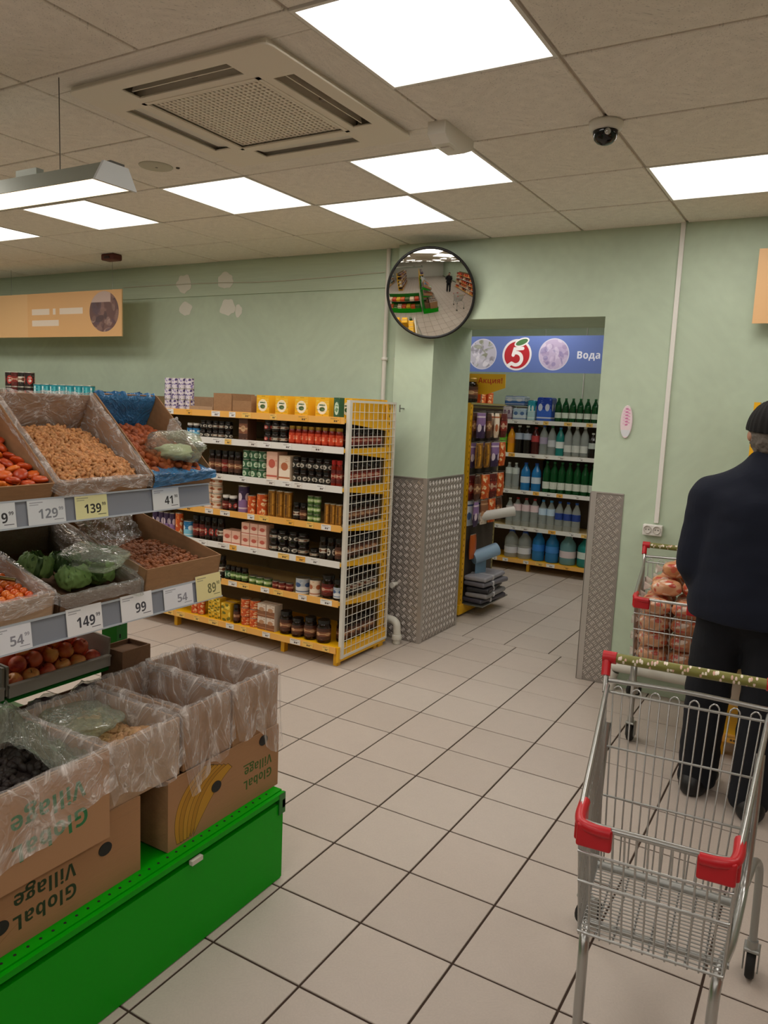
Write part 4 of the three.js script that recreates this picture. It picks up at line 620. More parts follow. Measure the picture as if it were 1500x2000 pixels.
// ================================================================ PRODUCE RACK
const RE = -2.0, RN = 0.7;                       // far and near end along z
{
  const t = thing('produce_rack', 'green produce rack with grey price rails and a green plinth', 'produce rack', null, [0, 0, 0]);
  part(t, 'plinth_panel', span(-1.575, -1.55, 0.004, 0.288, RE - 0.02, RN), green, null, 'glossy green front panel of the plinth');
  part(t, 'plinth_end', span(-2.42, -1.552, 0.004, 0.29, RE - 0.03, RE - 0.02), green);
  part(t, 'plinth_body', span(-2.42, -1.66, 0.004, 0.311, RE - 0.02, RN), green);
  part(t, 'deck', span(-2.42, -1.56, 0.312, 0.324, RE - 0.03, RN), green);
  part(t, 'deck_lip', merge([span(-1.562, -1.546, 0.309, 0.326, RE - 0.03, RN), span(-1.6, -1.56, 0.324, 0.331, RE - 0.03, RN)]), green);
  const dots = []; for (let z = RE + 0.03; z < RN - 0.05; z += 0.035) dots.push(new THREE.CylinderGeometry(0.004, 0.004, 0.001, 8).translate(-1.58, 0.3314, z)); part(t, 'painted_perforation', merge(dots), hollowShade);  // dark dots paint the shade of small holes onto the deck edge
  part(t, 'corner_bracket', merge([span(-1.60, -1.545, 0.27, 0.30, RE - 0.034, RE - 0.018), span(-1.556, -1.545, 0.25, 0.325, RE - 0.034, RE - 0.0)]), greenDark);
  part(t, 'clip', span(-1.552, -1.538, 0.286, 0.30, -1.62, -1.575), offWhite, null, 'small pale plastic clip on the plinth edge');
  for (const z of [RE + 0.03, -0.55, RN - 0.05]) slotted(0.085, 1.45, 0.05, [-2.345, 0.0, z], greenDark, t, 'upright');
  // two sloping shelves
  const slope = (xf, yf, D, tilt, name) => { const g = new THREE.Group(); const m = part(t, name, span(-D, 0.0, -0.016, 0, RE - 0.01, RN), steelDark, [xf, yf, 0]); m.rotation.z = -tilt; return m; };
  slope(-1.835, 1.052, 0.5, 0.17, 'shelf'); slope(-1.90, 1.375, 0.42, 0.46, 'shelf');
  for (const z of [RE + 0.03, -0.55]) { const b = (x0, y0, x1, y1, h) => { const s = new THREE.Shape(); s.moveTo(x0, y0); s.lineTo(x1, y1); s.lineTo(x1, y1 - h); s.lineTo(x0, y0 - 0.02); return new THREE.ExtrudeGeometry(s, { depth: 0.006, bevelEnabled: false }); }; part(t, 'bracket', b(-1.86, 1.03, -2.32, 1.115, 0.1), green, [0, 0, z]); part(t, 'bracket', b(-1.92, 1.36, -2.32, 1.555, 0.12), green, [0, 0, z]); if (z > -1) part(t, 'bracket', b(-2.06, 0.74, -2.32, 0.745, 0.08), green, [0, 0, z]); }
  part(t, 'crate_shelf', span(-2.41, -2.115, 0.725, 0.742, RE + 0.25, RN), greenDark);
  const railM = M(0x878c96, 0.3), lipM = M(0xb4bcc4, 0.3);
  const rail = (x, y0, y1, tilt) => { const h = y1 - y0, r = part(t, 'price_rail', span(-0.006, 0.0, -h / 2, h / 2, RE + 0.01, RN), railM, [x, (y0 + y1) / 2, 0]); r.rotation.z = tilt; part(r, 'rail_lip', merge([span(-0.004, 0.005, h / 2, h / 2 + 0.005, RE + 0.01, RN), span(-0.004, 0.005, -h / 2 - 0.005, -h / 2, RE + 0.01, RN)]), lipM); return r; };
  rail(-1.82, 0.996, 1.064, 0.12); rail(-1.88, 1.315, 1.382, 0.12);
}
// price cards
{
  const tag = (text, sup, bg, ink, fs) => canvasTex(256, 160, (x, W, H) => { x.fillStyle = bg; x.fillRect(0, 0, W, H); x.fillStyle = ink; x.textBaseline = 'middle'; x.textAlign = 'right'; x.font = `bold ${fs}px sans-serif`; x.fillText(text, 205, 92); x.font = 'bold 30px sans-serif'; x.textAlign = 'left'; x.fillText(sup, 210, 66); x.fillRect(175, 132, 66, 4); x.fillStyle = 'rgba(70,70,80,0.35)'; x.fillRect(14, 14, 90, 7); x.fillRect(14, 28, 60, 6); });
  const put = (text, sup, upper, z0, z1, bg, ink, words, extra = 0) => {
    const x = upper ? -1.88 : -1.82, yc = upper ? 1.3485 : 1.03, w = z0 - z1, h = 0.07 + extra;
    const c = thing('price_card', words, 'price tag', 'price cards on the produce rack', [x + 0.0035, yc + extra / 2, (z0 + z1) / 2], Math.PI / 2); c.rotation.order = 'YXZ'; c.rotation.x = -0.12;
    part(c, 'card', box(w, h, 0.0012), white); part(c, 'print', new THREE.PlaneGeometry(w, h), M(0xffffff, 0.4, { map: tag(text, sup, bg, ink, 84) }), [0, 0, 0.0012]);
  };
  put('9', '99', true, -1.14, -1.252, '#d8dde0', '#2c2c30', 'white price card reading 9 on the upper produce rail'); put('129', '99', true, -1.288, -1.405, '#d5dade', '#7d828a', 'white price card reading 129 in grey on the upper produce rail'); put('139', '99', true, -1.439, -1.552, '#e2e0a8', '#202024', 'yellow price card reading 139 on the upper produce rail'); put('41', '90', true, -1.73, -1.843, '#d8dcde', '#2a2a2e', 'white price card reading 41 on the upper produce rail');
  put('54', '99', false, -1.135, -1.25, '#e4e6ec', '#8c8c96', 'white price card reading 54 next to the apple crate side of the lower rail'); put('149', '99', false, -1.36, -1.48, '#e8e8ea', '#3c3c44', 'white price card reading 149 on the lower produce rail', 0.008); put('99', '', false, -1.55, -1.672, '#eaeaec', '#44444c', 'white price card reading 99 on the lower produce rail', 0.008); put('54', '', false, -1.722, -1.85, '#e4e6ec', '#90909a', 'white price card reading 54 beside the yellow card on the lower rail'); put('89', '90', false, -1.866, -1.985, '#ebe0a4', '#77754f', 'yellow price card reading 89 at the far end of the lower rail', 0.016);
}
// tilted display boxes: local origin at the front bottom edge, x = -depth into the rack, y up from its floor, z along the rail
function displayBox(name, label, xf, yf, tilt, d, hBack, hFront, z0, z1, m, group) {
  const t = thing(name, label, 'cardboard box', group, [xf, yf, (z0 + z1) / 2]); t.rotation.z = -tilt; const w = z0 - z1, e = 0.004;
  part(t, 'bottom', span(-d, 0, 0, e, -w / 2, w / 2), m); part(t, 'back_wall', span(-d, -d + e, e, hBack, -w / 2, w / 2), m); part(t, 'front_wall', span(-e, 0, e, hFront, -w / 2, w / 2), m);
  const s = new THREE.Shape(); s.moveTo(0, e); s.lineTo(0, hFront); s.lineTo(-d * 0.96, hBack); s.lineTo(-d, hBack); s.lineTo(-d, e); const g = new THREE.ExtrudeGeometry(s, { depth: e, bevelEnabled: false });
  for (const q of [-1, 1]) part(t, 'side_wall', g, m, [0, 0, q > 0 ? w / 2 - e : -w / 2]);
  return t;
}
// plastic bag lining a box: floor follows the walls, folded over the rim and hanging outside
function liner(t, d, hBack, hFront, w, m, seed, drop, name = 'liner', fill = 0.02) {
  const g = sheet(96, 22, (u, v) => {
    const a = u * 4, k = Math.floor(a) % 4, f = a - Math.floor(a); let x, z, H, nx = 0, nz = 0;
    if (k === 0) { x = mix(0, -d, f); z = w / 2; H = mix(hFront, hBack, f); nz = 1; } else if (k === 1) { x = -d; z = mix(w / 2, -w / 2, f); H = hBack; nx = -1; } else if (k === 2) { x = mix(-d, 0, f); z = -w / 2; H = mix(hBack, hFront, f); nz = -1; } else { x = 0; z = mix(-w / 2, w / 2, f); H = hFront; nx = 1; }
    const n = fbm(u * 26 + seed, v * 3.2, seed, 3), n2 = fbm(u * 60, v * 6 + seed, seed * 2, 2);
    let y, off; if (v < 0.6) { const q = v / 0.6; y = mix(fill, H + 0.004, q); off = -0.007 - 0.012 * Math.sin(q * 3.14) * (0.6 + n); } else if (v < 0.68) { y = H + 0.009 + n * 0.007; off = -0.004 + (v - 0.6) / 0.08 * 0.012; } else { const q = (v - 0.68) / 0.32; const dr = drop * (0.75 + 0.5 * fbm(u * 7 + seed, 1.3, 2, 2)) * (k === 3 ? 1 : k === 1 ? 0.35 : 0.5); y = Math.max(H - q * dr, 0.012); off = 0.010 + 0.01 * q * Math.abs(n) + 0.006 * q; }
    off += n2 * 0.003; return [x + nx * off, y, z + nz * off];
  });
  for (let i = 0, u = g.attributes.uv; i < u.count; i++) u.setXY(i, u.getX(i) * 6, u.getY(i) * 1.3);
  return part(t, name, g, m);
}
const pile = (fn, nu = 24, nv = 24) => sheet(nu, nv, fn);
const scatterStuff = (t, name, geo, mats, n, place, seed) => { const q = rngOf(seed); const im = new THREE.InstancedMesh(geo, mats, n); im.name = name; im.castShadow = im.receiveShadow = true; const mtx = new THREE.Matrix4(), e = new THREE.Euler(), qq = new THREE.Quaternion(), col = new THREE.Color(); for (let i = 0; i < n; i++) { const p = place(q); e.set(q() * 6, q() * 6, q() * 6); const s = 0.85 + q() * 0.3; mtx.compose(V(...p), qq.setFromEuler(e), V(s, s, s)); im.setMatrixAt(i, mtx); const b = 0.75 + q() * 0.5; col.setRGB(b, b * (0.94 + q() * 0.08), b * 0.95); im.setColorAt(i, col); } return im; };
{
  const U = 'cardboard display boxes on the upper produce shelf', LW = 'cardboard display boxes on the lower produce shelf';
  // ---- upper shelf
  const A = displayBox('produce_box', 'cardboard box of dried apricots on the upper shelf', -1.885, 1.383, 0.46, 0.36, 0.14, 0.05, -1.02, -1.365, card, U);
  const B = displayBox('produce_box', 'clear-lined cardboard box of peanuts on the upper shelf', -1.885, 1.383, 0.46, 0.36, 0.145, 0.052, -1.375, -1.71, card, U);
  liner(B, 0.36, 0.145, 0.052, 0.335, film, 2.7, 0.05);
  const Cb = displayBox('produce_box', 'blue-lined cardboard box with dried fruit at the end of the upper shelf', -1.885, 1.383, 0.46, 0.37, 0.15, 0.05, -1.725, -1.995, card, U);
  { const g = sheet(40, 22, (u, v) => { const n = fbm(u * 9, v * 7, 4.2, 3); const w = 0.262; if (v < 0.5) { const q = v / 0.5; return [-0.37 + 0.012 + n * 0.006, mix(0.02, 0.155, q), mix(w / 2, -w / 2, u) * 0.97]; } const q = (v - 0.5) / 0.5; return [-0.372 - 0.02 * q + n * 0.006, 0.158 - q * 0.07 + n * 0.012 + 0.008 * Math.sin(q * 3), mix(w / 2, -w / 2, u)]; }); part(Cb, 'blue_liner', g, filmBlue, null, 'blue plastic liner over the back wall');
    const g2 = sheet(44, 20, (u, v) => { const n = fbm(u * 11, v * 6, 9.2, 3), w = 0.276; if (v < 0.4) { const q = v / 0.4; return [-0.1 + q * 0.095, 0.03 + q * 0.026 + n * 0.008, mix(w / 2, -w / 2, u) * 0.95]; } const q = (v - 0.4) / 0.6; return [0.004 + q * 0.012 + n * 0.004, 0.058 - q * (0.022 + 0.02 * (1 - u)) + n * 0.006, mix(w / 2, -w / 2, u)]; }); part(Cb, 'blue_liner', g2, filmBlue, null, 'blue plastic liner folded over the front');
    const g3 = sheet(24, 10, (u, v) => [mix(-0.36, -0.01, u), mix(0.015, mix(0.15, 0.055, u) - 0.01, v), 0.124 - 0.006 * fbm(u * 6, v * 4, 3, 3)]); part(Cb, 'blue_liner', g3, filmBlue); }
  // contents
  const heap = (box_, name, m, d, w, base, fn, label) => { const g = pile((u, v) => [mix(-d + 0.012, -0.01, u), base(u, v) , mix(-w / 2 + 0.012, w / 2 - 0.012, v)]); return g; };
  const inBox = (bx, x, y, z) => V(x, y, z).applyMatrix4((bx.updateMatrixWorld(), bx.matrixWorld));
  const stuffIn = (bx, name, label, category, geo, color, n, d, w, base, seed) => { const m = M(color, 0.65); const im = scatterStuff(null, name, geo, m, n, (q) => { const u = q(), v = q(), p = inBox(bx, mix(-d + 0.02, -0.016, u), base(u, v) + (q() - 0.3) * 0.008, mix(-w / 2 + 0.02, w / 2 - 0.02, v)); return [p.x, p.y, p.z]; }, seed); const g = new THREE.Group(); g.name = numbered(name); g.userData = { label, category, kind: 'stuff' }; g.add(im); im.name = 'pieces'; const bed = pile((u, v) => { const p = inBox(bx, mix(-d + 0.012, -0.008, u), base(u, v) - 0.004, mix(-w / 2 + 0.012, w / 2 - 0.012, v)); return [p.x, p.y, p.z]; }); part(g, 'bed', bed, M(color, 0.9)); scene.add(g); return g; };
  const nut = (() => { const g = new THREE.SphereGeometry(0.0062, 7, 5); g.scale(1.75, 1, 1); const p = g.attributes.position; for (let i = 0; i < p.count; i++) { const x = p.getX(i), k = 1 - 0.22 * Math.exp(-x * x / 0.000012); p.setY(i, p.getY(i) * k); p.setZ(i, p.getZ(i) * k); } return g; })();
  const hb = (k, f) => (u, v) => 0.03 + k * u * 0 + f * Math.sin(v * 3.14) * 0.6 + 0.012 * fbm(u * 3, v * 3, 5, 2) + 0.012 * Math.sin(u * 3.14);
  stuffIn(B, 'peanuts', 'heap of shelled peanuts in the clear-lined upper box', 'peanuts', nut, 0xc08a58, 1500, 0.34, 0.32, hb(0, 0.03), 3);
  const dates = new THREE.SphereGeometry(0.011, 8, 6).scale(1.6, 1, 1);
  stuffIn(Cb, 'dried_dates', 'heap of red-brown dates in the blue-lined box', 'dates', dates, 0x9a4a1c, 240, 0.36, 0.25, (u, v) => 0.035 + 0.02 * Math.sin(u * 3.14), 5);
  const apricot = (() => { const g = new THREE.SphereGeometry(0.019, 12, 8); g.scale(1.25, 0.55, 1); const p = g.attributes.position; for (let i = 0; i < p.count; i++) { const n = 1 + 0.22 * fbm(p.getX(i) * 90, p.getY(i) * 90, p.getZ(i) * 90, 2); p.setXYZ(i, p.getX(i) * n, p.getY(i) * n, p.getZ(i) * n); } g.computeVertexNormals(); return g; })();
  const apm = [0xd8601a, 0xc64a12, 0xe27420, 0xb53c0e].map((c) => MP(c, 0.35, { clearcoat: 0.3, clearcoatRoughness: 0.4 })), q = rngOf(41);
  for (let l = 0; l < 2; l++) for (let i = 0; i < 9; i++) for (let k = 0; k < 8; k++) { const p = inBox(A, -0.03 - i * 0.036 + (q() - 0.5) * 0.014, 0.017 + l * 0.019 + q() * 0.01, 0.142 - k * 0.041 + (q() - 0.5) * 0.014); const m = solo('dried_apricot', apricot, apm[Math.floor(q() * 4)], 'orange dried apricot in the upper produce box', 'dried apricot', 'dried apricots in the upper box', [p.x, p.y, p.z]); m.rotation.set(q() * 0.9 - 0.4, q() * 6, q() * 0.9 - 0.9); }
  // clear bag lying in the blue lined box
  const bagGeo = (sx, sy, sz, seed) => { const g = new THREE.IcosahedronGeometry(1, 5); const p = g.attributes.position; for (let i = 0; i < p.count; i++) { const x = p.getX(i), y = p.getY(i), z = p.getZ(i), n = 1 + 0.28 * fbm(x * 1.6 + seed, y * 1.6, z * 1.6, 4) + 0.1 * Math.abs(fbm(x * 5 + seed, y * 5, z * 5, 3)); p.setXYZ(i, x * sx * n, Math.max(y, -0.75) * sy * n, z * sz * n); } const m = mergeVertices(g.deleteAttribute('normal') && g, 1e-5); m.computeVertexNormals(); return m; };
  { const p = inBox(Cb, -0.115, 0.085, -0.035); const g = thing('plastic_bag', 'crumpled clear bag of pale goods in the blue-lined box', 'plastic bag', null, [p.x, p.y, p.z]); part(g, 'bag', bagGeo(0.10, 0.058, 0.1, 3), filmGreen); part(g, 'contents', bagGeo(0.06, 0.028, 0.065, 8), M(0xc4c4a8, 0.7), [0, -0.018, 0]); part(g, 'knot', bagGeo(0.022, 0.035, 0.022, 5), film, [-0.01, 0.065, -0.01]); }
  // ---- lower shelf
  const D = displayBox('produce_box', 'film-lined box of small orange fruit on the lower shelf', -1.83, 1.058, 0.17, 0.45, 0.12, 0.075, -0.98, -1.325, cardPale, LW);
  liner(D, 0.45, 0.12, 0.075, 0.345, film, 6.1, 0.06);
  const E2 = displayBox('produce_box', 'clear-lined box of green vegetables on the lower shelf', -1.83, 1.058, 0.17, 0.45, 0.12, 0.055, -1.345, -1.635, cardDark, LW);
  liner(E2, 0.45, 0.12, 0.055, 0.29, filmThin, 11.3, 0.05);
  const F = displayBox('produce_box', 'cardboard box of hazelnuts at the far end of the lower shelf', -1.83, 1.058, 0.17, 0.45, 0.125, 0.085, -1.65, -1.985, card, LW);
  { const g = sheet(40, 20, (u, v) => { const n = fbm(u * 7, v * 9, 2.2, 3); const x = mix(-0.44, -0.03, u); if (v < 0.65) { return [x, mix(0.02, mix(0.13, 0.09, u), v / 0.65) + n * 0.004, 0.158 - 0.012 * Math.sin(v * 4) + n * 0.006]; } const q = (v - 0.65) / 0.35; return [x, mix(0.13, 0.09, u) + 0.006 - q * 0.05 + n * 0.01, 0.172 + q * 0.01 + n * 0.006]; }); part(F, 'liner', g, film);
    const g2 = sheet(34, 16, (u, v) => { const n = fbm(u * 8, v * 5, 7.7, 3); return [-0.44 + 0.19 * v * (1 - u * 0.5) + n * 0.01, mix(0.135, 0.055, v) + n * 0.012, mix(0.13, -0.13, u)]; }); part(F, 'liner', g2, filmThin); }
  const hazel = new THREE.SphereGeometry(0.008, 7, 6);
  stuffIn(F, 'hazelnuts', 'heap of brown hazelnuts in the lower end box', 'hazelnuts', hazel, 0x8a5028, 700, 0.42, 0.32, (u, v) => 0.03 + 0.016 * Math.sin(u * 3.1) + 0.015 * u, 6);
  const fruit = new THREE.SphereGeometry(0.0125, 10, 8), fm = [0xe0641c, 0xd6541a, 0xe87a2a].map((c) => MP(c, 0.3, { clearcoat: 0.3 })), q2 = rngOf(43);
  for (let l = 0; l < 2; l++) for (let i = 0; i < 13; i++) for (let k = 0; k < 9; k++) { const p = inBox(D, -0.025 - i * 0.0265 + (q2() - 0.5) * 0.006, 0.018 + l * 0.018 + 0.03 * Math.sin(i / 13 * 3.1) * 0.5 + q2() * 0.004, -0.15 + k * 0.027 + (q2() - 0.5) * 0.006); solo('orange_fruit', fruit, fm[Math.floor(q2() * 3)], 'small round orange fruit in the lower film-lined box', 'fruit', 'small orange fruit in the lower box', [p.x, p.y, p.z]); }
  { const p = inBox(D, -0.2, 0.075, 0.0); const s = thing('produce_scoop', 'dark metal scoop lying on the small orange fruit', 'scoop', null, [p.x, p.y, p.z]); part(s, 'handle', rod([0.1, -0.005, -0.12], [-0.03, 0.02, -0.02], 0.006, 8), M(0x6b5a30, 0.3, { metalness: 0.7 })); const pan = part(s, 'pan', sheet(16, 10, (u, v) => [mix(-0.05, 0.05, u), 0.03 * Math.pow(Math.abs(u - 0.5) * 2, 2), mix(0, 0.12, v)]), M(0x5a5238, 0.35, { metalness: 0.6, side: THREE.DoubleSide }), [-0.04, 0.0, -0.01]); pan.rotation.y = -0.8; }
  // leafy cabbage heads in the green box
  const leafM = [0x55783a, 0x3f5c2c, 0x6d8c4c].map((c) => M(c, 0.6)); const q3 = rngOf(47);
  for (const [lx, ly, lz, r] of [[-0.13, 0.045, 0.0, 0.042], [-0.13, 0.045, -0.085, 0.04], [-0.24, 0.05, 0.06, 0.042], [-0.23, 0.05, -0.04, 0.04]]) { const p = inBox(E2, lx, ly, lz), g = thing('lettuce', 'green leafy lettuce head in the clear-lined box', 'vegetable', 'green heads in the lower clear-lined box', [p.x, p.y, p.z]); const head = new THREE.IcosahedronGeometry(r, 4); const pp = head.attributes.position; for (let i = 0; i < pp.count; i++) { const x = pp.getX(i) / r, y = pp.getY(i) / r, z = pp.getZ(i) / r, n = 1 + 0.07 * Math.abs(fbm(x * 4 + r * 50, y * 4, z * 4, 3)); pp.setXYZ(i, x * r * n, y * r * 0.85 * n, z * r * n); } head.computeVertexNormals(); part(g, 'head', head, leafM[Math.floor(q3() * 3)]); for (let k = 0; k < 9; k++) { const lf = part(g, 'leaf', sheet(18, 10, (u, v) => { const a = (u - 0.5) * 1.5, b = (v - 0.45) * 1.5 + (k % 3) * 0.1, R2 = r * (0.98 + 0.12 * (k % 3) + 0.22 * v * v + 0.3 * fbm(u * 7, v * 4 + k, k, 3) * v + 0.12 * fbm(u * 3, v * 5, k, 2)); return [R2 * Math.sin(a) * Math.cos(b), R2 * Math.sin(b) * 0.85, R2 * Math.cos(a) * Math.cos(b)]; }), new THREE.MeshStandardMaterial({ color: leafM[k % 3].color, roughness: 0.6, side: THREE.DoubleSide })); lf.rotation.set((q3() - 0.5) * 0.9, k * 0.7 + q3(), (q3() - 0.5) * 0.9); } }
  { const p = inBox(E2, -0.12, 0.105, -0.06); const g = thing('plastic_bag', 'clear crumpled bag over the green vegetables', 'plastic bag', null, [p.x, p.y, p.z]); part(g, 'bag', bagGeo(0.11, 0.04, 0.085, 21), filmGreen); }
  // ---- crates on the low shelf
  const crate = (label, z0, z1, m) => { const t = thing('produce_crate', label, 'crate', 'shallow crates on the low shelf', [-2.10, 0.745, (z0 + z1) / 2]); t.rotation.z = -0.06; const w = z0 - z1; part(t, 'bottom', span(-0.3, 0, 0, 0.006, -w / 2, w / 2), m); part(t, 'front_wall', span(-0.008, 0, 0.006, 0.036, -w / 2, w / 2), m); part(t, 'back_wall', span(-0.3, -0.292, 0.006, 0.1, -w / 2, w / 2), m); for (const s of [-1, 1]) part(t, 'side_wall', span(-0.292, -0.008, 0.006, 0.1, s * w / 2 - 0.004, s * w / 2 + 0.004), m); part(t, 'rim', span(-0.012, 0.004, 0.034, 0.041, -w / 2, w / 2), m); return t; };
  const grey = M(0x9a958a, 0.6), cr = crate('grey shallow crate of red and yellow apples', -1.365, -1.745, grey), cr2 = crate('grey shallow crate of dark plums', -0.985, -1.35, grey);
  const apple = lathe([[0, -0.02], [0.012, -0.027], [0.022, -0.024], [0.029, -0.012], [0.031, 0.002], [0.028, 0.016], [0.02, 0.025], [0.009, 0.026], [0.003, 0.021], [0, 0.019]], 20);
  const blush = (a, b, s) => M(0xffffff, 0.35, { map: dataTex(64, (u, v) => { const n = clamp(0.28 + 1.2 * per(u, v, 3, s, 3) + 0.25 * per(u, v, 30, s, 2)); return [mix(a[0], b[0], n), mix(a[1], b[1], n), mix(a[2], b[2], n)]; }) });
  const am = [blush([0.95, 0.66, 0.36], [0.82, 0.36, 0.24], 1.2), blush([0.97, 0.74, 0.45], [0.88, 0.5, 0.26], 3.4), blush([0.88, 0.45, 0.32], [0.7, 0.2, 0.2], 5.2)], stem = M(0x4a3218, 0.8), stemG = rod([0, 0.018, 0], [0.004, 0.034, 0.002], 0.0013, 5);
  const appleA = am.map((m) => { const g = new THREE.Group(); part(g, 'flesh', apple, m); part(g, 'stem', stemG, stem); g.scale.setScalar(0.86); return g; }), q4 = rngOf(53);
  for (let l = 0; l < 3; l++) for (let i = 0; i < 5 - l; i++) for (let k = 0; k < 6 - l; k++) { const p = inBox(cr, -0.039 - (i + l * 0.5) * 0.0565 + (q4() - 0.5) * 0.003, 0.032 + l * 0.041, 0.145 - (k + l * 0.5) * 0.058 + (q4() - 0.5) * 0.004); const g = appleA[Math.floor(q4() * 3)].clone(); g.name = numbered('apple'); g.userData = { label: 'red and yellow apple in the grey crate', category: 'apple', group: 'apples in the grey crate' }; g.position.copy(p); g.rotation.set(q4() * 1.6 - 0.8, q4() * 6, q4() * 1.6 - 0.8); scene.add(g); }
  const plum = new THREE.SphereGeometry(0.026, 14, 10), pm = MP(0x2a1218, 0.35, { clearcoat: 0.2 });
  for (let i = 0; i < 4; i++) for (let k = 0; k < 6; k++) { const p = inBox(cr2, -0.045 - i * 0.066, 0.034 + q4() * 0.004, 0.146 - k * 0.058); solo('plum', plum, pm, 'dark plum in the grey crate', 'plum', 'plums in the grey crate', [p.x, p.y, p.z]); }
  // ---- boxes on the plinth
  const villageTex = (w, h, bananas) => canvasTex(1024, Math.round(1024 * h / w), (x, W, H) => {
    x.fillStyle = '#a67b55'; x.fillRect(0, 0, W, H); const q = rngOf(5); for (let i = 0; i < 900; i++) { x.fillStyle = `rgba(${q() < 0.5 ? '70,45,25' : '210,170,130'},0.05)`; x.fillRect(q() * W, q() * H, 20 + q() * 120, 1.5); }
    x.save(); x.translate(bananas ? W * 0.79 : W * 0.42, bananas ? H * 0.58 : H * 0.60); x.rotate(Math.PI); x.fillStyle = bananas ? '#3d5c24' : '#24371c'; x.textAlign = 'center'; x.textBaseline = 'middle'; x.font = `bold ${bananas ? 88 : 108}px sans-serif`; x.fillText('GlobaL', 0, -54); x.fillText('Village', 0, bananas ? 40 : 58); x.fillRect(60, 82, 90, 9); x.restore();
    if (bananas) { x.strokeStyle = '#4a3a14'; x.lineWidth = 3; for (let i = 0; i < 6; i++) { x.fillStyle = ['#b98526', '#b07d22', '#bd8a2a'][i % 3]; x.beginPath(); const o = i * 56; x.moveTo(70 + o * 0.5, H - 20); x.quadraticCurveTo(-10 + o * 0.9, H * 0.3, 300 + o * 0.75, 16 + o * 0.25); x.lineTo(380 + o * 0.6, 40 + o * 0.3); x.quadraticCurveTo(120 + o, H * 0.4, 110 + o * 0.35, H - 14); x.closePath(); x.fill(); x.stroke(); } }
    else { x.strokeStyle = 'rgba(110,80,40,0.8)'; x.lineWidth = 2; x.beginPath(); x.moveTo(80, H - 10); x.quadraticCurveTo(330, H * 0.62, 360, H - 130); x.stroke(); }
  });
  function carton(name, label, x0, x1, y0, y1, z0, z1, o) { // z0 nearer; open top, printed front (+x)
    const t = thing(name, label, 'cardboard box', o.group, [(x0 + x1) / 2, y0, (z0 + z1) / 2]), X = (x1 - x0) / 2, Z = (z0 - z1) / 2, H = y1 - y0, e = 0.006, m = o.m || card;
    part(t, 'bottom', span(-X, X, 0, e, -Z, Z), m); part(t, 'front_wall', span(X - e, X, e, H, -Z, Z), m); part(t, 'back_wall', span(-X, -X + e, e, H, -Z, Z), m); for (const s of [-1, 1]) part(t, 'side_wall', span(-X + e, X - e, e, H, s > 0 ? Z - e : -Z, s > 0 ? Z : -Z + e), m);
    if (o.lid) part(t, 'top_flap', span(-X + e, X - e, H - 0.02, H - 0.015, -Z + e, Z - e), m);
    if (o.tex) { const f = part(t, 'front_print', new THREE.PlaneGeometry(Z * 2, H).rotateY(Math.PI / 2), M(0xffffff, 0.85, { map: o.tex }), [X + 0.0006, H / 2, 0]); for (const [hz, hy] of o.holes || []) { const h = part(t, 'painted_hole', new THREE.CylinderGeometry(0.019, 0.019, 0.002, 20).rotateZ(Math.PI / 2).scale(1, 0.95, 1.15), black, [X + 0.0014, hy, hz], 'black disc painted as the shade in a vent hole'); } }  // no opening is cut; a black disc paints the shade inside the hole
    return t;
  }
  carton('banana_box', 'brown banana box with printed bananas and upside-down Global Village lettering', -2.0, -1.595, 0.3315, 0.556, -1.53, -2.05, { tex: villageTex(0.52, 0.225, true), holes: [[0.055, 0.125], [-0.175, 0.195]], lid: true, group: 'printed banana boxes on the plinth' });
  carton('banana_box', 'brown banana box with large dark upside-down Global Village lettering and two painted holes', -2.0, -1.6, 0.3315, 0.556, -0.905, -1.43, { tex: villageTex(0.525, 0.225, false), holes: [[0.165, 0.075], [-0.14, 0.125]], lid: true, group: 'printed banana boxes on the plinth' });
  // wrapped open boxes on top
  const hood = (t, X, Z, H, m, seed, o) => {  // film over one rim: inside, over, hanging outside
    const g = sheet(220, 26, (u, v) => {
      const a = u * 4, k = Math.floor(a) % 4, f = a - Math.floor(a); let x, z, nx = 0, nz = 0;
      if (k === 0) { x = mix(X, -X, f); z = Z; nz = 1; } else if (k === 1) { x = -X; z = mix(Z, -Z, f); nx = -1; } else if (k === 2) { x = mix(-X, X, f); z = -Z; nz = -1; } else { x = X; z = mix(-Z, Z, f); nx = 1; }
      const n = fbm(u * 14 + seed, v * 2, seed, 2), n2 = fbm(u * 50, v * 5, seed, 2), dr = (o.drop[k] || 0.05) * (0.8 + 0.55 * fbm(u * 6 + seed, 0.3, seed, 2));
      let y, off; const fold = Math.pow(clamp(1 - 2.2 * Math.abs(fbm(u * 15 + seed, v * 1.3 + u * 3, seed * 3, 2))), 3); if (v < 0.4) { const q = v / 0.4; y = mix(o.in ?? 0.06, H + 0.004, q); off = -0.01 - 0.02 * Math.sin(q * 3.14) * (0.5 + Math.abs(n)); } else if (v < 0.48) { y = H + 0.009 + Math.abs(n) * 0.010; off = -0.005 + (v - 0.4) / 0.08 * 0.013; } else { const q = (v - 0.48) / 0.52; y = H - q * dr; off = 0.011 + (nz ? 0 : 0.03) * q * (0.2 + 1.0 * Math.abs(n)) ; }
      off += n2 * 0.0012 + (v > 0.48 ? fold * (nz ? 0.001 : 0.009) : -fold * 0.006); return [x + nx * off, y, z + nz * off];
    }, 6, 0.8); return part(t, 'film', g, m);
  };
  const tb = carton('open_box', 'tall open cardboard box with film over its rim at the far end of the plinth', -2.0, -1.6, 0.5565, 0.758, -1.815, -2.045, { group: 'film-covered open boxes on the plinth' }); hood(tb, 0.2, 0.115, 0.2015, film, 2.2, { drop: [0.03, 0.06, 0.03, 0.25] });
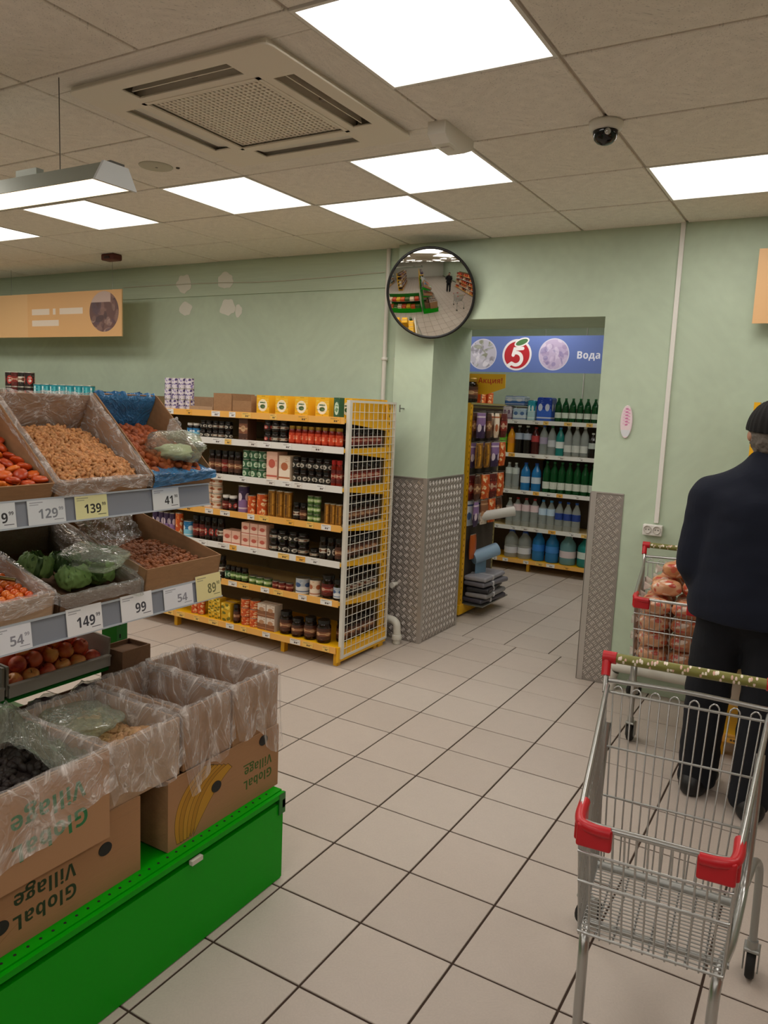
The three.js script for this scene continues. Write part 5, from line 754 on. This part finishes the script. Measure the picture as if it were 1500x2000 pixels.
  const tm = carton('open_box', 'open empty cardboard box with film hanging down its front', -2.0, -1.605, 0.5565, 0.75, -1.60, -1.81, { group: 'film-covered open boxes on the plinth' }); hood(tm, 0.1975, 0.105, 0.1935, film, 5.4, { drop: [0.1, 0.04, 0.02, 0.25] });
  const tc = carton('open_box', 'wrapped open box of walnuts between the empty box and the green-lettered box', -2.0, -1.605, 0.557, 0.735, -1.315, -1.585, { group: 'film-covered open boxes on the plinth', m: cardPale }); hood(tc, 0.1975, 0.135, 0.178, film, 8.8, { drop: [0.03, 0.06, 0.04, 0.20] });
  const gt = canvasTex(1024, 560, (x, W, H) => { x.fillStyle = '#b08660'; x.fillRect(0, 0, W, H); x.save(); x.translate(W * 0.60, H * 0.48); x.rotate(Math.PI - 0.08); x.fillStyle = '#2f7a4a'; x.strokeStyle = '#2a6a3c'; x.textAlign = 'center'; x.textBaseline = 'middle'; x.font = 'bold 150px sans-serif'; x.fillText('Village', 0, 96); x.fillText('GlobaL', 0, -80); x.restore(); });
  const td = carton('open_box', 'film-wrapped open box with green lettering and dark dried fruit', -2.0, -1.582, 0.5565, 0.75, -0.86, -1.305, { group: 'film-covered open boxes on the plinth', m: cardPale });
  part(td, 'front_skirt', span(0.2095, 0.2135, -0.055, 0.19, -0.2225, 0.2225), cardPale); part(td, 'front_print', new THREE.PlaneGeometry(0.445, 0.245).rotateY(Math.PI / 2), M(0xffffff, 0.85, { map: gt }), [0.2142, 0.0675, 0], 'front panel with green upside-down lettering'); hood(td, 0.214, 0.2225, 0.1935, film, 12.6, { drop: [0.05, 0.05, 0.05, 0.2] });
  const stuffIn2 = (bx, name, label, category, geo, color, n, X, Z, base, seed) => { const m = M(color, 0.6); const wp = (x, y, z) => [bx.position.x + x, bx.position.y + y, bx.position.z + z]; const im = scatterStuff(null, 'pieces', geo, m, n, (q) => { const u = q(), v = q(); return wp(mix(-X + 0.03, X - 0.03, u), base(u, v), mix(-Z + 0.03, Z - 0.03, v)); }, seed); const g = new THREE.Group(); g.name = numbered(name); g.userData = { label, category, kind: 'stuff' }; g.add(im); part(g, 'bed', pile((u, v) => wp(mix(-X + 0.01, X - 0.01, u), base(u, v) - 0.006, mix(Z - 0.01, -Z + 0.01, v))), M(color, 0.9)); scene.add(g); };
  const wal = (() => { const g = new THREE.IcosahedronGeometry(0.015, 2); const p = g.attributes.position; for (let i = 0; i < p.count; i++) { const n = 1 + 0.25 * fbm(p.getX(i) * 120, p.getY(i) * 120, p.getZ(i) * 120, 2); p.setXYZ(i, p.getX(i) * n, p.getY(i) * n, p.getZ(i) * n); } g.computeVertexNormals(); return g; })();
  stuffIn2(tc, 'walnuts', 'tan walnuts filling the wrapped box', 'walnuts', wal, 0xb08a62, 260, 0.1975, 0.135, (u, v) => 0.11 + 0.012 * Math.sin(u * 9) + 0.01 * Math.sin(v * 7), 9);
  stuffIn2(td, 'dried_plums', 'dark dried plums in the green-lettered box', 'dried fruit', dates, 0x1e110d, 420, 0.209, 0.2225, (u, v) => 0.10 + 0.01 * Math.sin(u * 8), 10);
  { const g = thing('plastic_bag', 'crumpled pale green bag lying over the walnuts', 'plastic bag', null, [-1.86, 0.715, -1.44]); part(g, 'bag', bagGeo(0.12, 0.03, 0.10, 31), filmGreen); }
  { const sh = sheet(40, 30, (u, v) => { const n = fbm(u * 5, v * 5, 3.3, 4); return [mix(-2.02, -1.62, v), 0.755 - 0.055 * v + 0.035 * Math.sin(u * 3.14) * (1 - v) + n * 0.025, mix(-1.18, -1.33, u) + v * 0.06 * (u - 0.5)]; }); solo('plastic_sheet', sh, filmGreen, 'pale green film lying between the lettered box and the walnuts', 'plastic film', null); }
  // dark bagged goods behind the boxes and a cut box flap
  [[-2.06, -1.62, 0.07], [-2.06, -1.46, 0.075], [-2.06, -1.29, 0.078], [-2.06, -1.12, 0.08]].forEach(([x, z, r], i) => { const b = thing('bagged_prunes', ['bag of dark prunes behind the empty open box', 'bag of dark prunes behind the walnuts', 'bag of dark prunes behind the green-lettered box', 'bag of dark prunes at the near end behind the boxes'][i], 'bagged fruit', 'bags of dark prunes behind the boxes', [x, 0.675, z]); part(b, 'contents', bagGeo(0.044, 0.048, r, 40 + i), M(0x2a1a1c, 0.5)); part(b, 'bag', bagGeo(0.05, 0.056, r * 1.05, 50 + i), filmThin); });
  carton('cardboard_box', 'added dark box filling the shaded gap behind the bagged prunes', -2.27, -2.02, 0.3245, 0.63, -1.0, -1.98, { m: cardDark, lid: true });  // added dark block, put where there is only shade under the crate
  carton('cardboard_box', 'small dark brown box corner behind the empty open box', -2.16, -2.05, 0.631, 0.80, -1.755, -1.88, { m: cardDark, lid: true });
}

// ================================================================ SHOPPING CARTS
const HF = { zr: -0.36, yr: 0.95 };
function makeCart(label) {
  const t = thing('shopping_cart', label, 'shopping cart', 'wire shopping carts');
  const zf = 0.37, zr = -0.31, topY = (z) => mix(0.80, 0.88, (zf - z) / (zf - zr)), halfT = (z) => mix(0.158, 0.218, (zf - z) / (zf - zr));
  const bf = 0.25, brz = -0.13, botY = (z) => mix(0.46, 0.425, (bf - z) / (bf - brz)), halfB = (z) => mix(0.158, 0.176, (bf - z) / (bf - brz));
  const R = 0.0075, w = 0.0024, S = [-1, 1];
  // rim: one tube round the top of the basket
  const rim = pipe([[-halfT(zr), topY(zr), zr], [-halfT(0), topY(0), 0], [-halfT(0.3), topY(0.3), 0.3], [-0.145, 0.8, zf], [0, 0.8, zf + 0.004], [0.145, 0.8, zf], [halfT(0.3), topY(0.3), 0.3], [halfT(0), topY(0), 0], [halfT(zr), topY(zr), zr]], R, 90, 8, 0.25);
  part(t, 'rim', rim, steel);
  const N = 19;
  for (const s of S) {
    const g = []; for (let i = 0; i <= N; i++) { const q = i / N, zt = mix(zr + 0.01, zf - 0.01, q), zb = mix(brz, bf, q); g.push(rod([s * halfT(zt), topY(zt), zt], [s * halfB(zb), botY(zb), zb], w, 5)); }
    for (const k of [0.2, 0.42, 0.64, 0.84, 1]) { const p = (q) => { const zt = mix(zr, zf, q), zb = mix(brz, bf, q); return [s * mix(halfT(zt), halfB(zb), k), mix(topY(zt), botY(zb), k), mix(zt, zb, k)]; }; g.push(rod(p(0), p(1), k === 1 ? 0.0045 : w * 1.15, 6)); }
    part(t, 'basket_side', merge(g), steel, null, 'wire side of the basket');
  }
  { const g = []; const f = (k, q) => [mix(-1, 1, q) * mix(halfT(zf), halfB(bf), k), mix(0.8, 0.46, k), mix(zf, bf, k)]; for (let i = 0; i <= 13; i++) g.push(rod(f(0, i / 13), f(1.03, i / 13), w, 5)); for (const k of [0.24, 0.5, 0.98]) g.push(pipe([f(k, 0), [f(k, 0)[0] + 0.01, f(k, 0)[1], f(k, 0)[2] + 0.008], [0, f(k, 0.5)[1], f(k, 0.5)[2] + 0.01], [f(k, 1)[0] - 0.01, f(k, 1)[1], f(k, 1)[2] + 0.008], f(k, 1)], 0.0036, 30, 6)); part(t, 'basket_front', merge(g), steel, null, 'wire front of the basket'); }
  { const g = []; for (let i = 0; i <= 22; i++) { const z = mix(brz, bf, i / 22); g.push(rod([-halfB(z), botY(z), z], [halfB(z), botY(z), z], w * 0.85, 5)); } for (let i = 0; i <= 8; i++) { const q = i / 8 * 2 - 1; g.push(rod([q * halfB(brz), botY(brz) - 0.004, brz], [q * halfB(bf), botY(bf) - 0.004, bf], w * 1.1, 5)); } part(t, 'basket_floor', merge(g), steel, null, 'wire floor of the basket'); }
  // hinged rear flap with loops above its bar
  { const g = []; const f = (k, x) => [x * mix(0.212, 0.172, k), mix(0.862, 0.425, k), mix(-0.305, -0.128, k)]; for (let i = 0; i < 16; i++) { const x = -0.94 + i * 0.1253; g.push(rod(f(0, x), f(1, x), w, 5)); } for (const k of [0, 0.33, 0.62, 1]) g.push(rod(f(k, -1), f(k, 1), k ? 0.0034 : 0.0045, 6));
    for (let i = 0; i < 16; i += 2) { const a = f(0, -0.94 + i * 0.1253), b = f(0, -0.94 + (i + 1) * 0.1253), m = [(a[0] + b[0]) / 2, a[1] + 0.02, a[2] - 0.006]; g.push(pipe([a, [a[0] + 0.002, a[1] + 0.012, a[2] - 0.004], m, [b[0] - 0.002, b[1] + 0.012, b[2] - 0.004], b], w, 14, 5)); } part(t, 'rear_flap', merge(g), steel, null, 'hinged wire flap with looped wires'); }
  part(t, 'top_bar', pipe([[-0.218, 0.89, -0.325], [0, 0.895, -0.33], [0.218, 0.89, -0.325]], 0.0075, 20, 8), steel);
  for (const s of S) part(t, 'handle_post', pipe([[s * 0.222, 0.86, -0.30], [s * 0.228, 0.905, -0.335], [s * 0.232, 0.945, -0.36]], 0.008, 14, 8), steel);
  const dots = canvasTex(1024, 64, (x, W, H) => { x.fillStyle = '#7c7a38'; x.fillRect(0, 0, W, H); const q = rngOf(3); for (let i = 0; i < 9; i++) { const cx = 60 + i * 108 + q() * 20; for (const [dx, dy] of [[0, 18], [14, 30], [34, 24], [46, 40], [60, 14]]) { x.fillStyle = ['#efd9cf', '#e0b7a6', '#f4ead9'][Math.floor(q() * 3)]; x.beginPath(); x.ellipse(cx + dx, (dy + q() * 50) % 64, 8, 10, 0, 0, 7); x.fill(); } } });
  dots.wrapS = dots.wrapT = THREE.RepeatWrapping;
  { const g = new THREE.CylinderGeometry(0.0155, 0.0155, 0.42, 18, 1), u = g.attributes.uv; for (let i = 0; i < u.count; i++) u.setXY(i, u.getY(i), u.getX(i) * 2); part(t, 'handle', g.rotateZ(Math.PI / 2), M(0xffffff, 0.4, { map: dots }), [0, 0.95, -0.362], 'olive green handle with cream flower dots'); }
  for (const s of S) part(t, 'handle_cap', merge([rod([s * 0.205, 0.95, -0.362], [s * 0.245, 0.95, -0.362], 0.0185, 14), rod([s * 0.233, 0.953, -0.363], [s * 0.229, 0.90, -0.333], 0.0135, 12)]), red, null, 'red plastic handle end');
  for (const s of S) { const sh = pipe([[s * 0.162, 0.804, 0.285], [s * 0.160, 0.80, 0.34], [s * 0.150, 0.798, 0.374], [s * 0.118, 0.797, 0.385], [s * 0.088, 0.797, 0.385]], 0.0125, 30, 10, 0.4); const skirt = merge([sh, rbox(0.075, 0.052, 0.02, 0.006, s * 0.122, 0.778, 0.379), rbox(0.018, 0.05, 0.075, 0.006, s * 0.158, 0.78, 0.335)]); part(t, 'bumper', skirt, red, null, 'red plastic corner bumper'); }
  // chassis
  for (const s of S) {
    part(t, 'chassis_tube', pipe([[s * 0.206, 0.78, -0.27], [s * 0.204, 0.62, -0.22], [s * 0.196, 0.455, -0.14], [s * 0.175, 0.42, 0.05], [s * 0.152, 0.43, 0.19], [s * 0.146, 0.36, 0.228], [s * 0.146, 0.125, 0.222]], 0.0125, 60, 10, 0.4), steel);
    part(t, 'rear_leg', pipe([[s * 0.2, 0.46, -0.16], [s * 0.225, 0.435, -0.33], [s * 0.245, 0.36, -0.42], [s * 0.25, 0.125, -0.43]], 0.0115, 30, 10, 0.4), galvan);
    for (const [x, z] of [[s * 0.146, 0.222], [s * 0.25, -0.43]]) {
      const c = new THREE.Group(); const fork = merge([rod([0, 0.105, 0], [0, 0.135, 0], 0.016, 10), rbox(0.045, 0.012, 0.05, 0.005, 0, 0.104, -0.008), rbox(0.004, 0.075, 0.04, 0.0015, 0.021, 0.068, -0.018), rbox(0.004, 0.075, 0.04, 0.0015, -0.021, 0.068, -0.018)]);
      const cs = part(t, 'caster', fork, galvan, [x, 0, z], 'swivel caster'); cs.rotation.y = s * 0.35 + z; part(cs, 'tyre', lathe([[0.022, -0.013], [0.044, -0.013], [0.05, -0.008], [0.05, 0.008], [0.044, 0.013], [0.022, 0.013]], 24).rotateZ(Math.PI / 2), rubber, [0, 0.05, -0.022]); part(cs, 'hub', lathe([[0, -0.0135], [0.023, -0.0125], [0.023, 0.0125], [0, 0.0135]], 16).rotateZ(Math.PI / 2), M(0x6f6f6c, 0.5), [0, 0.05, -0.022]);
    }
  }
  part(t, 'cross_tube', merge([rod([-0.19, 0.43, -0.10], [0.19, 0.43, -0.10], 0.011, 10), rod([-0.172, 0.43, 0.16], [0.172, 0.43, 0.16], 0.008, 8)]), galvan);
  return t;
}
const cartA = makeCart('empty wire shopping cart with red corner bumpers in the open aisle');
cartA.position.set(-0.28, 0, -1.97); cartA.rotation.y = 0.089;
const cartB = copyOf(cartA, 'wire shopping cart loaded with bread at the right wall'); cartB.position.set(-0.655, 0, -4.19); cartB.rotation.y = 0.06;
// bagged loaves in the far cart
{
  const tex = [1, 2, 3].map((s) => canvasTex(256, 128, (x, W, H) => { const q = rngOf(s * 13); x.fillStyle = ['#d79b72', '#cf8f66', '#c98a5c'][s - 1]; x.fillRect(0, 0, W, H); for (let i = 0; i < 30; i++) { x.fillStyle = `rgba(${q() < 0.5 ? '240,205,175' : '150,80,45'},0.25)`; x.beginPath(); x.ellipse(q() * W, q() * H, 10 + q() * 26, 5 + q() * 12, q() * 3, 0, 7); x.fill(); } for (let i = 0; i < 14; i++) { x.fillStyle = ['#b8352a', '#c9543c', '#e9dccf'][i % 3]; x.globalAlpha = 0.75; x.beginPath(); x.ellipse(30 + q() * 80, q() * H, 8 + q() * 14, 3 + q() * 8, q() * 3, 0, 7); x.fill(); } x.globalAlpha = 1; x.fillStyle = 'rgba(120,95,80,0.8)'; x.fillRect(150, 30, 60, 40); }));
  const lm = tex.map((t) => MP(0xffffff, 0.3, { map: t, clearcoat: 0.4, clearcoatRoughness: 0.25 }));
  const geo = [0, 1, 2].map((s) => { const g = new THREE.SphereGeometry(1, 28, 18); const p = g.attributes.position; for (let i = 0; i < p.count; i++) { let x = p.getX(i), y = p.getY(i), z = p.getZ(i); const n = 1 + 0.07 * fbm(x * 2 + s * 4, y * 2, z * 2, 3); const f = (v, e) => Math.sign(v) * Math.pow(Math.abs(v), e); p.setXYZ(i, f(x, 0.8) * 0.074 * n, f(y, 0.85) * 0.042 * n, f(z, 0.85) * 0.053 * n); } g.computeVertexNormals(); return g; });
  const spots = []; for (let l = 0; l < 4; l++) for (let k = 0; k < 3; k++) for (const sx of [-1, 1]) spots.push([sx * 0.078, 0.478 + l * 0.087, 0.19 + l * 0.012 - k * 0.113, 0]);
  spots.push([-0.04, 0.826, 0.16, 0.2], [0.105, 0.826, 0.12, -0.1], [-0.05, 0.826, 0.035, 0], [0.1, 0.826, 0.0, 0], [-0.03, 0.826, -0.085, 0], [0.0, 0.912, 0.09, 0.35], [0.03, 0.908, -0.03, 0.1]);
  const words = ['red-banded bread loaf'];
  spots.forEach(([x, y, z, r], i) => { cartB.updateMatrixWorld(); const p = V(x, y, z).applyMatrix4(cartB.matrixWorld); const b = thing('bread_loaf', y > 0.91 ? 'topmost bagged bread loaf on the heap in the far cart' : y > 0.7 ? 'bagged bread loaf high in the heap of the far cart' : 'bagged bread loaf low in the basket of the far cart', 'bread', y > 0.91 ? undefined : y > 0.7 ? 'upper bread loaves in the far cart' : 'lower bread loaves in the far cart', [p.x, p.y, p.z], 0.06 + r); part(b, 'loaf', geo[i % 3], lm[i % 3]); part(b, 'bag_end', lathe([[0.001, 0], [0.012, 0.012], [0.02, 0.03], [0.024, 0.036]], 10).rotateZ(Math.PI / 2), MP(0xe6d6ce, 0.2, { transparent: true, opacity: 0.5, side: THREE.DoubleSide }), [-0.07, 0, 0]); });
}

// ================================================================ PEOPLE
function hand(p, wrist, d, n, s, k) { // distance to a hand: d along the fingers, n towards the palm, s towards the thumb
  const at = (a, b, c) => [wrist[0] + d[0] * a * k + n[0] * b * k + s[0] * c * k, wrist[1] + d[1] * a * k + n[1] * b * k + s[1] * c * k, wrist[2] + d[2] * a * k + n[2] * b * k + s[2] * c * k];
  let f = Math.min(capsule(p, at(0, 0, 0), at(0.075, 0.0, 0.022), 0.024, 0.017), capsule(p, at(0, 0, 0), at(0.075, 0, -0.02), 0.024, 0.016)); f = smin(f, capsule(p, at(0.075, 0, 0.022), at(0.075, 0, -0.02), 0.016, 0.015), 0.012);
  const len = [0.036, 0.042, 0.039, 0.03];
  for (let i = 0; i < 4; i++) { const c = 0.029 - i * 0.0195, a = at(0.08, 0, c), b = at(0.08 + len[i] * 0.85, len[i] * 0.5, c), e = at(0.08 + len[i] * 0.9, len[i] * 1.35, c), g = at(0.08 + len[i] * 0.45, len[i] * 1.75, c); f = smin(f, Math.min(capsule(p, a, b, 0.0092, 0.0086), capsule(p, b, e, 0.0086, 0.008), capsule(p, e, g, 0.008, 0.007)), 0.005); }
  f = smin(f, Math.min(capsule(p, at(0.022, 0.005, 0.022), at(0.055, 0.02, 0.05), 0.014, 0.0105), capsule(p, at(0.055, 0.02, 0.05), at(0.078, 0.042, 0.045), 0.0105, 0.0085)), 0.008);
  return f;
}
function makePerson(label, o) {
  const t = thing('person', label, 'person');
  const head = o.head, cols = o.cols;
  // ---- body: one continuous surface under the clothes
  const arms = o.arms, legs = o.legs;
  const core = (x, y, z) => {
    const p = [x, y, z]; let f = capsule([x / 1.2, y, z], [0, 0.95, 0], [0, 1.32, 0.0], 0.13, 0.135);
    f = smin(f, capsule(p, [-0.15, 1.40, 0], [0.15, 1.40, 0], 0.06, 0.06), 0.08); f = smin(f, capsule(p, [0, 1.4, 0], [head[0] * 0.8, head[1] - 0.1, head[2] * 0.7], 0.058, 0.052), 0.04);
    for (const a of arms) f = smin(f, Math.min(capsule(p, a.sh, a.el, 0.05, 0.04), capsule(p, a.el, a.wr, 0.038, 0.026)), 0.03);
    for (const l of legs) f = smin(f, Math.min(capsule(p, l.hip, l.knee, 0.085, 0.058), capsule(p, l.knee, l.ank, 0.055, 0.038)), 0.05);
    return f;
  };
  const skull = (x, y, z) => {
    const hx = x - head[0], hy = y - head[1], hz = z - head[2], c = Math.cos(o.turn), s = Math.sin(o.turn), lx = hx * c + hz * s, lz = -hx * s + hz * c, p = [lx, hy, lz];  // face towards -z
    const e = Math.hypot(lx / 0.078, (hy - 0.012) / 0.108, (lz - 0.01) / 0.098); let f = (e - 1) * 0.085; f = smin(f, capsule(p, [0, -0.055, -0.035], [0, -0.09, -0.06], 0.05, 0.03), 0.04);
    f = smin(f, capsule(p, [0, 0.005, -0.088], [0, -0.03, -0.108], 0.009, 0.015), 0.012);                                                     // nose
    f = smin(f, capsule(p, [-0.022, -0.068, -0.09], [0.022, -0.068, -0.09], 0.006, 0.006), 0.008);                                              // mouth
    for (const q of [-1, 1]) { f = Math.max(f, -(Math.hypot(lx - q * 0.031, hy + 0.0, lz + 0.102) - 0.014)); f = smin(f, Math.hypot((lx - q * 0.08) / 0.6, hy + 0.01, (lz - 0.005) * 1.1) - 0.024, 0.006); }  // eye sockets, ears
    return smin(f, capsule([hx, hy, hz], [-head[0] * 0.2, -0.16, -head[2] * 0.3], [0, -0.04, 0.005], 0.054, 0.05), 0.03);
  };
  const geos = [fieldMesh(core, [-0.5, 0.0, -0.6], [0.5, 1.55, 0.3], 0.016), fieldMesh(skull, [head[0] - 0.11, head[1] - 0.17, head[2] - 0.13], [head[0] + 0.11, head[1] + 0.13, head[2] + 0.13], 0.005)];
  for (const a of arms) { const w = a.wr, r = 0.15; geos.push(fieldMesh((x, y, z) => smin(hand([x, y, z], a.wr, a.d, a.n, a.s, 1), capsule([x, y, z], [mix(a.el[0], a.wr[0], 0.7), mix(a.el[1], a.wr[1], 0.7), mix(a.el[2], a.wr[2], 0.7)], a.wr, 0.029, 0.024), 0.012), [w[0] - r, w[1] - r, w[2] - r], [w[0] + r, w[1] + r, w[2] + r], 0.0045)); }
  part(t, 'body', merge(geos), M(cols.skin, 0.55));
  for (const q of [-1, 1]) { const c = Math.cos(o.turn), s = Math.sin(o.turn), lx = q * 0.031, lz = -0.083; part(t, 'eye', new THREE.SphereGeometry(0.0115, 12, 10), M(0xe2dcd4, 0.2), [head[0] + lx * c - lz * s, head[1], head[2] + lx * s + lz * c]); }
  // ---- clothes
  const jacket = (x, y, z) => {
    const p = [x, y, z], wr = 0.007 * fbm(x * 7, y * 9, z * 7, 2); let f = capsule([x / 1.24, y, z], [0, o.hem + 0.06, -0.005], [0, 1.28, 0.01], 0.208, 0.18);
    for (const q of [-1, 1]) f = smin(f, capsule(p, [0, 1.415, 0.0], [q * 0.175, 1.345, 0.0], 0.1, 0.1), 0.07); f = smin(f, capsule(p, [0, 1.44, -0.005], [head[0] * 0.7, 1.495, head[2] * 0.6], 0.085, 0.075), 0.05);
    for (const a of arms) f = smin(f, Math.min(capsule(p, a.sh, a.el, 0.09, 0.074), capsule(p, a.el, [mix(a.el[0], a.wr[0], 0.93), mix(a.el[1], a.wr[1], 0.93), mix(a.el[2], a.wr[2], 0.93)], 0.073, 0.052)), 0.035);
    f += wr; return Math.max(f, o.hem - y);
  };
  part(t, 'jacket', fieldMesh(jacket, [-0.5, o.hem - 0.02, -0.55], [0.5, 1.62, 0.3], 0.0125), M(cols.jacket, 0.95), null, 'dark padded jacket');
  const trousers = (x, y, z) => { const p = [x, y, z], wr = 0.006 * fbm(x * 8, y * 12, z * 8, 2); let f = capsule([x / 1.2, y, z], [0, 0.92, 0], [0, 1.02, 0], 0.16, 0.15); for (const l of legs) f = smin(f, smin(capsule(p, l.hip, l.knee, 0.118, 0.093), capsule(p, l.knee, [l.ank[0], 0.07, l.ank[2]], 0.092, 0.082), 0.02), 0.03); f += wr; return Math.max(f, 0.035 - y); };
  part(t, 'trousers', fieldMesh(trousers, [-0.36, 0.03, -0.32], [0.36, 1.1, 0.32], 0.0125), M(cols.trousers, 0.95), null, 'dark loose trousers');
  for (const l of legs) { const [ax, , az] = l.ank, c = Math.cos(l.toe), s = Math.sin(l.toe); part(t, 'shoe', fieldMesh((x, y, z) => { const dx = x - ax, dz = z - az, lx = dx * c + dz * s, lz = -dx * s + dz * c; let f = smin(capsule([lx, y, lz], [0, 0.045, 0.055], [0, 0.036, -0.14], 0.05, 0.044), capsule([lx, y, lz], [0, 0.05, 0.03], [0, 0.12, 0.01], 0.052, 0.05), 0.04); return Math.max(f, 0.002 - y); }, [ax - 0.16, 0, az - 0.22], [ax + 0.16, 0.18, az + 0.22], 0.008), M(cols.shoes, 0.5)); }
  const shell = (cut, grow) => fieldMesh((x, y, z) => { const hx = x - head[0], hy = y - head[1], hz = z - head[2], c = Math.cos(o.turn), s = Math.sin(o.turn), lx = hx * c + hz * s, lz = -hx * s + hz * c; const e = (Math.hypot(lx / (0.08 + grow), (hy - 0.012) / (0.11 + grow), (lz - 0.012) / (0.1 + grow)) - 1) * 0.09; return Math.max(e + (cut(lx, hy, lz)[1] || 0), cut(lx, hy, lz)[0]); }, [head[0] - 0.14, head[1] - 0.13, head[2] - 0.14], [head[0] + 0.14, head[1] + 0.17, head[2] + 0.14], 0.006);
  part(t, 'hair', shell((x, y, z) => [Math.max(-0.09 - y, (z < -0.03 ? -z * 1.2 - 0.06 - y * 1.2 + 0.05 : -1)), 0.006 * fbm(x * 60, y * 60, z * 60, 2)], 0.008), M(cols.hair, 0.9));
  if (o.hat) part(t, 'knit_hat', shell((x, y, z) => [0.012 - y + z * -0.1, -0.004 * Math.sin(Math.atan2(x, z) * 26) * 0.4], 0.02), M(cols.hat, 0.9), null, 'black knitted hat');
  return t;
}
{
  const me = makePerson('person in navy jacket and black hat standing with back turned by the carts', {
    head: [0.0, 1.63, -0.045], turn: -0.35, hat: true, hem: 0.84, cols: { skin: 0xb98a70, jacket: 0x050e22, trousers: 0x060a14, shoes: 0x0b0b0c, hair: 0x6f6860, hat: 0x0d0c0d },
    arms: [{ sh: [-0.20, 1.345, 0.0], el: [-0.245, 1.06, 0.02], wr: [-0.215, 0.90, -0.17], d: [0.2, -0.55, -0.81], n: [0.97, 0.1, 0.2], s: [0.0, 0.82, -0.57] }, { sh: [0.20, 1.345, 0.0], el: [0.25, 1.08, 0.0], wr: [0.2, 1.06, -0.25], d: [0.0, 0.05, -1], n: [-1, 0, 0], s: [0, 1, 0.05] }],
    legs: [{ hip: [-0.095, 0.9, 0], knee: [-0.14, 0.5, -0.03], ank: [-0.15, 0.09, -0.05], toe: 0.25 }, { hip: [0.095, 0.9, 0], knee: [0.09, 0.5, 0.03], ank: [0.075, 0.09, 0.05], toe: -0.25 }],
  });
  me.position.set(-0.255, 0, -3.56);
  // the photographer, seen small in the convex mirror, with a phone at the camera's place
  const ph = makePerson('person in dark clothes holding up a phone, seen in the round mirror', {
    head: [0.02, 1.66, 0.0], turn: 0, hat: false, hem: 0.86, cols: { skin: 0xb98a70, jacket: 0x17171a, trousers: 0x15151a, shoes: 0x101012, hair: 0x241c18, hat: 0 },
    arms: [{ sh: [-0.20, 1.385, 0.0], el: [-0.25, 1.24, -0.22], wr: [-0.095, 1.56, -0.42], d: [0.3, 0.95, -0.05], n: [0.9, -0.3, 0.2], s: [0.1, 0.1, 0.99] }, { sh: [0.20, 1.385, 0.0], el: [0.25, 1.24, -0.22], wr: [0.095, 1.56, -0.42], d: [-0.3, 0.95, -0.05], n: [-0.9, -0.3, 0.2], s: [-0.1, 0.1, 0.99] }],
    legs: [{ hip: [-0.095, 0.9, 0], knee: [-0.115, 0.5, -0.01], ank: [-0.125, 0.09, 0.0], toe: 0.15 }, { hip: [0.095, 0.9, 0], knee: [0.115, 0.5, -0.01], ank: [0.125, 0.09, 0.0], toe: -0.15 }],
  });
  ph.position.set(0.27, 0, 0.46); ph.rotation.y = 0.53;
  const phone = thing('phone', 'black phone held up by the photographer', 'phone', null, [0, 0, 0]); phone.quaternion.copy(camera.quaternion); phone.position.copy(V(0.025, -0.055, 0.022).applyQuaternion(camera.quaternion).add(camera.position));
  part(phone, 'case', rbox(0.076, 0.158, 0.008, 0.0035), black); part(phone, 'screen', box(0.07, 0.15, 0.0006, 0, 0, 0.0043), M(0x101418, 0.1));
}
// ================================================================ REST OF THE SHOP (mirrored in the convex mirror)
{
  const mk = (label, at, turn, L, seed, cols) => { const t = thing('shelving_gondola', label, 'shelving', null, at, turn); const dk = [1.45, 1.12, 0.78, 0.45, 0.118]; gondola(t, L, 0.45, dk, [orangeRail, railWhite, orangeRail, railWhite, orangeRail], { height: 1.75 }); const q = rngOf(seed); t.updateMatrixWorld(); dk.forEach((y, k) => { const n = Math.floor(L / 0.3); for (let i = 0; i < n; i++) { const d = cols[Math.floor(q() * cols.length)], p = V(0.15 + i * 0.3, k === 4 ? 0.1245 : y + 0.0005, -0.16).applyMatrix4(t.matrixWorld); const m = product('box', 0.11, 0.2, d, null, null, 'boxed goods on the shelving ' + label.replace(/^.*shelving /, ''), 'carton', 'boxed goods ' + label.replace(/^.*shelving /, '')); m.position.copy(p); m.rotation.y = turn; } }); };
  mk('yellow shelving along the right wall beyond the carts', [1.55, 0, -2.6], -Math.PI / 2, 4.0, 3, ['redJar', 'orange', 'darkRed', 'cream']);
  mk('yellow shelving left of the aisle beyond the produce rack', [-4.3, 0, 5.2], Math.PI / 2, 3.6, 7, ['redBlack', 'purple', 'amber', 'whiteBrown']);
  mk('yellow shelving at the far left side of the shop', [-6.6, 0, 5.2], Math.PI / 2, 3.6, 8, ['teal', 'greyBlue', 'cream', 'brown']);
  const st = thing('produce_stand', 'low green produce stand behind the produce rack facing the gondola', 'produce stand', null, [-3.55, 0, -1.5]);
  part(st, 'plinth', span(-1.05, 1.05, 0.004, 0.28, -0.32, 0.3), green); part(st, 'deck', span(-1.05, 1.05, 0.28, 0.3, -0.33, 0.3), green); part(st, 'back_board', span(-1.05, 1.05, 0.3, 0.95, 0.28, 0.3), greenDark); part(st, 'upper_shelf', span(-1.05, 1.05, 0.66, 0.68, -0.16, 0.28), steelDark);
  for (let k = 0; k < 2; k++) for (let i = 0; i < 7; i++) { const m = product('box', 0.125, 0.12, ['orange', 'limeLow', 'cream', 'redJar', 'yellowPat'][(i + k * 2) % 5], null, null, 'produce carton on the low green stand', 'carton', 'produce cartons on the low green stand'); m.rotation.y = Math.PI; m.position.set(-4.42 + i * 0.29, [0.3005, 0.6805][k], [-1.66, -1.47][k]); }
  mk('yellow shelving further down the aisle behind the produce rack', [-1.9, 0, 6.2], Math.PI / 2, 4.4, 5, ['purple', 'greyBlue', 'brown', 'blackBand', 'redBlack']);
}
shade(scene);
renderer.render(scene, camera);
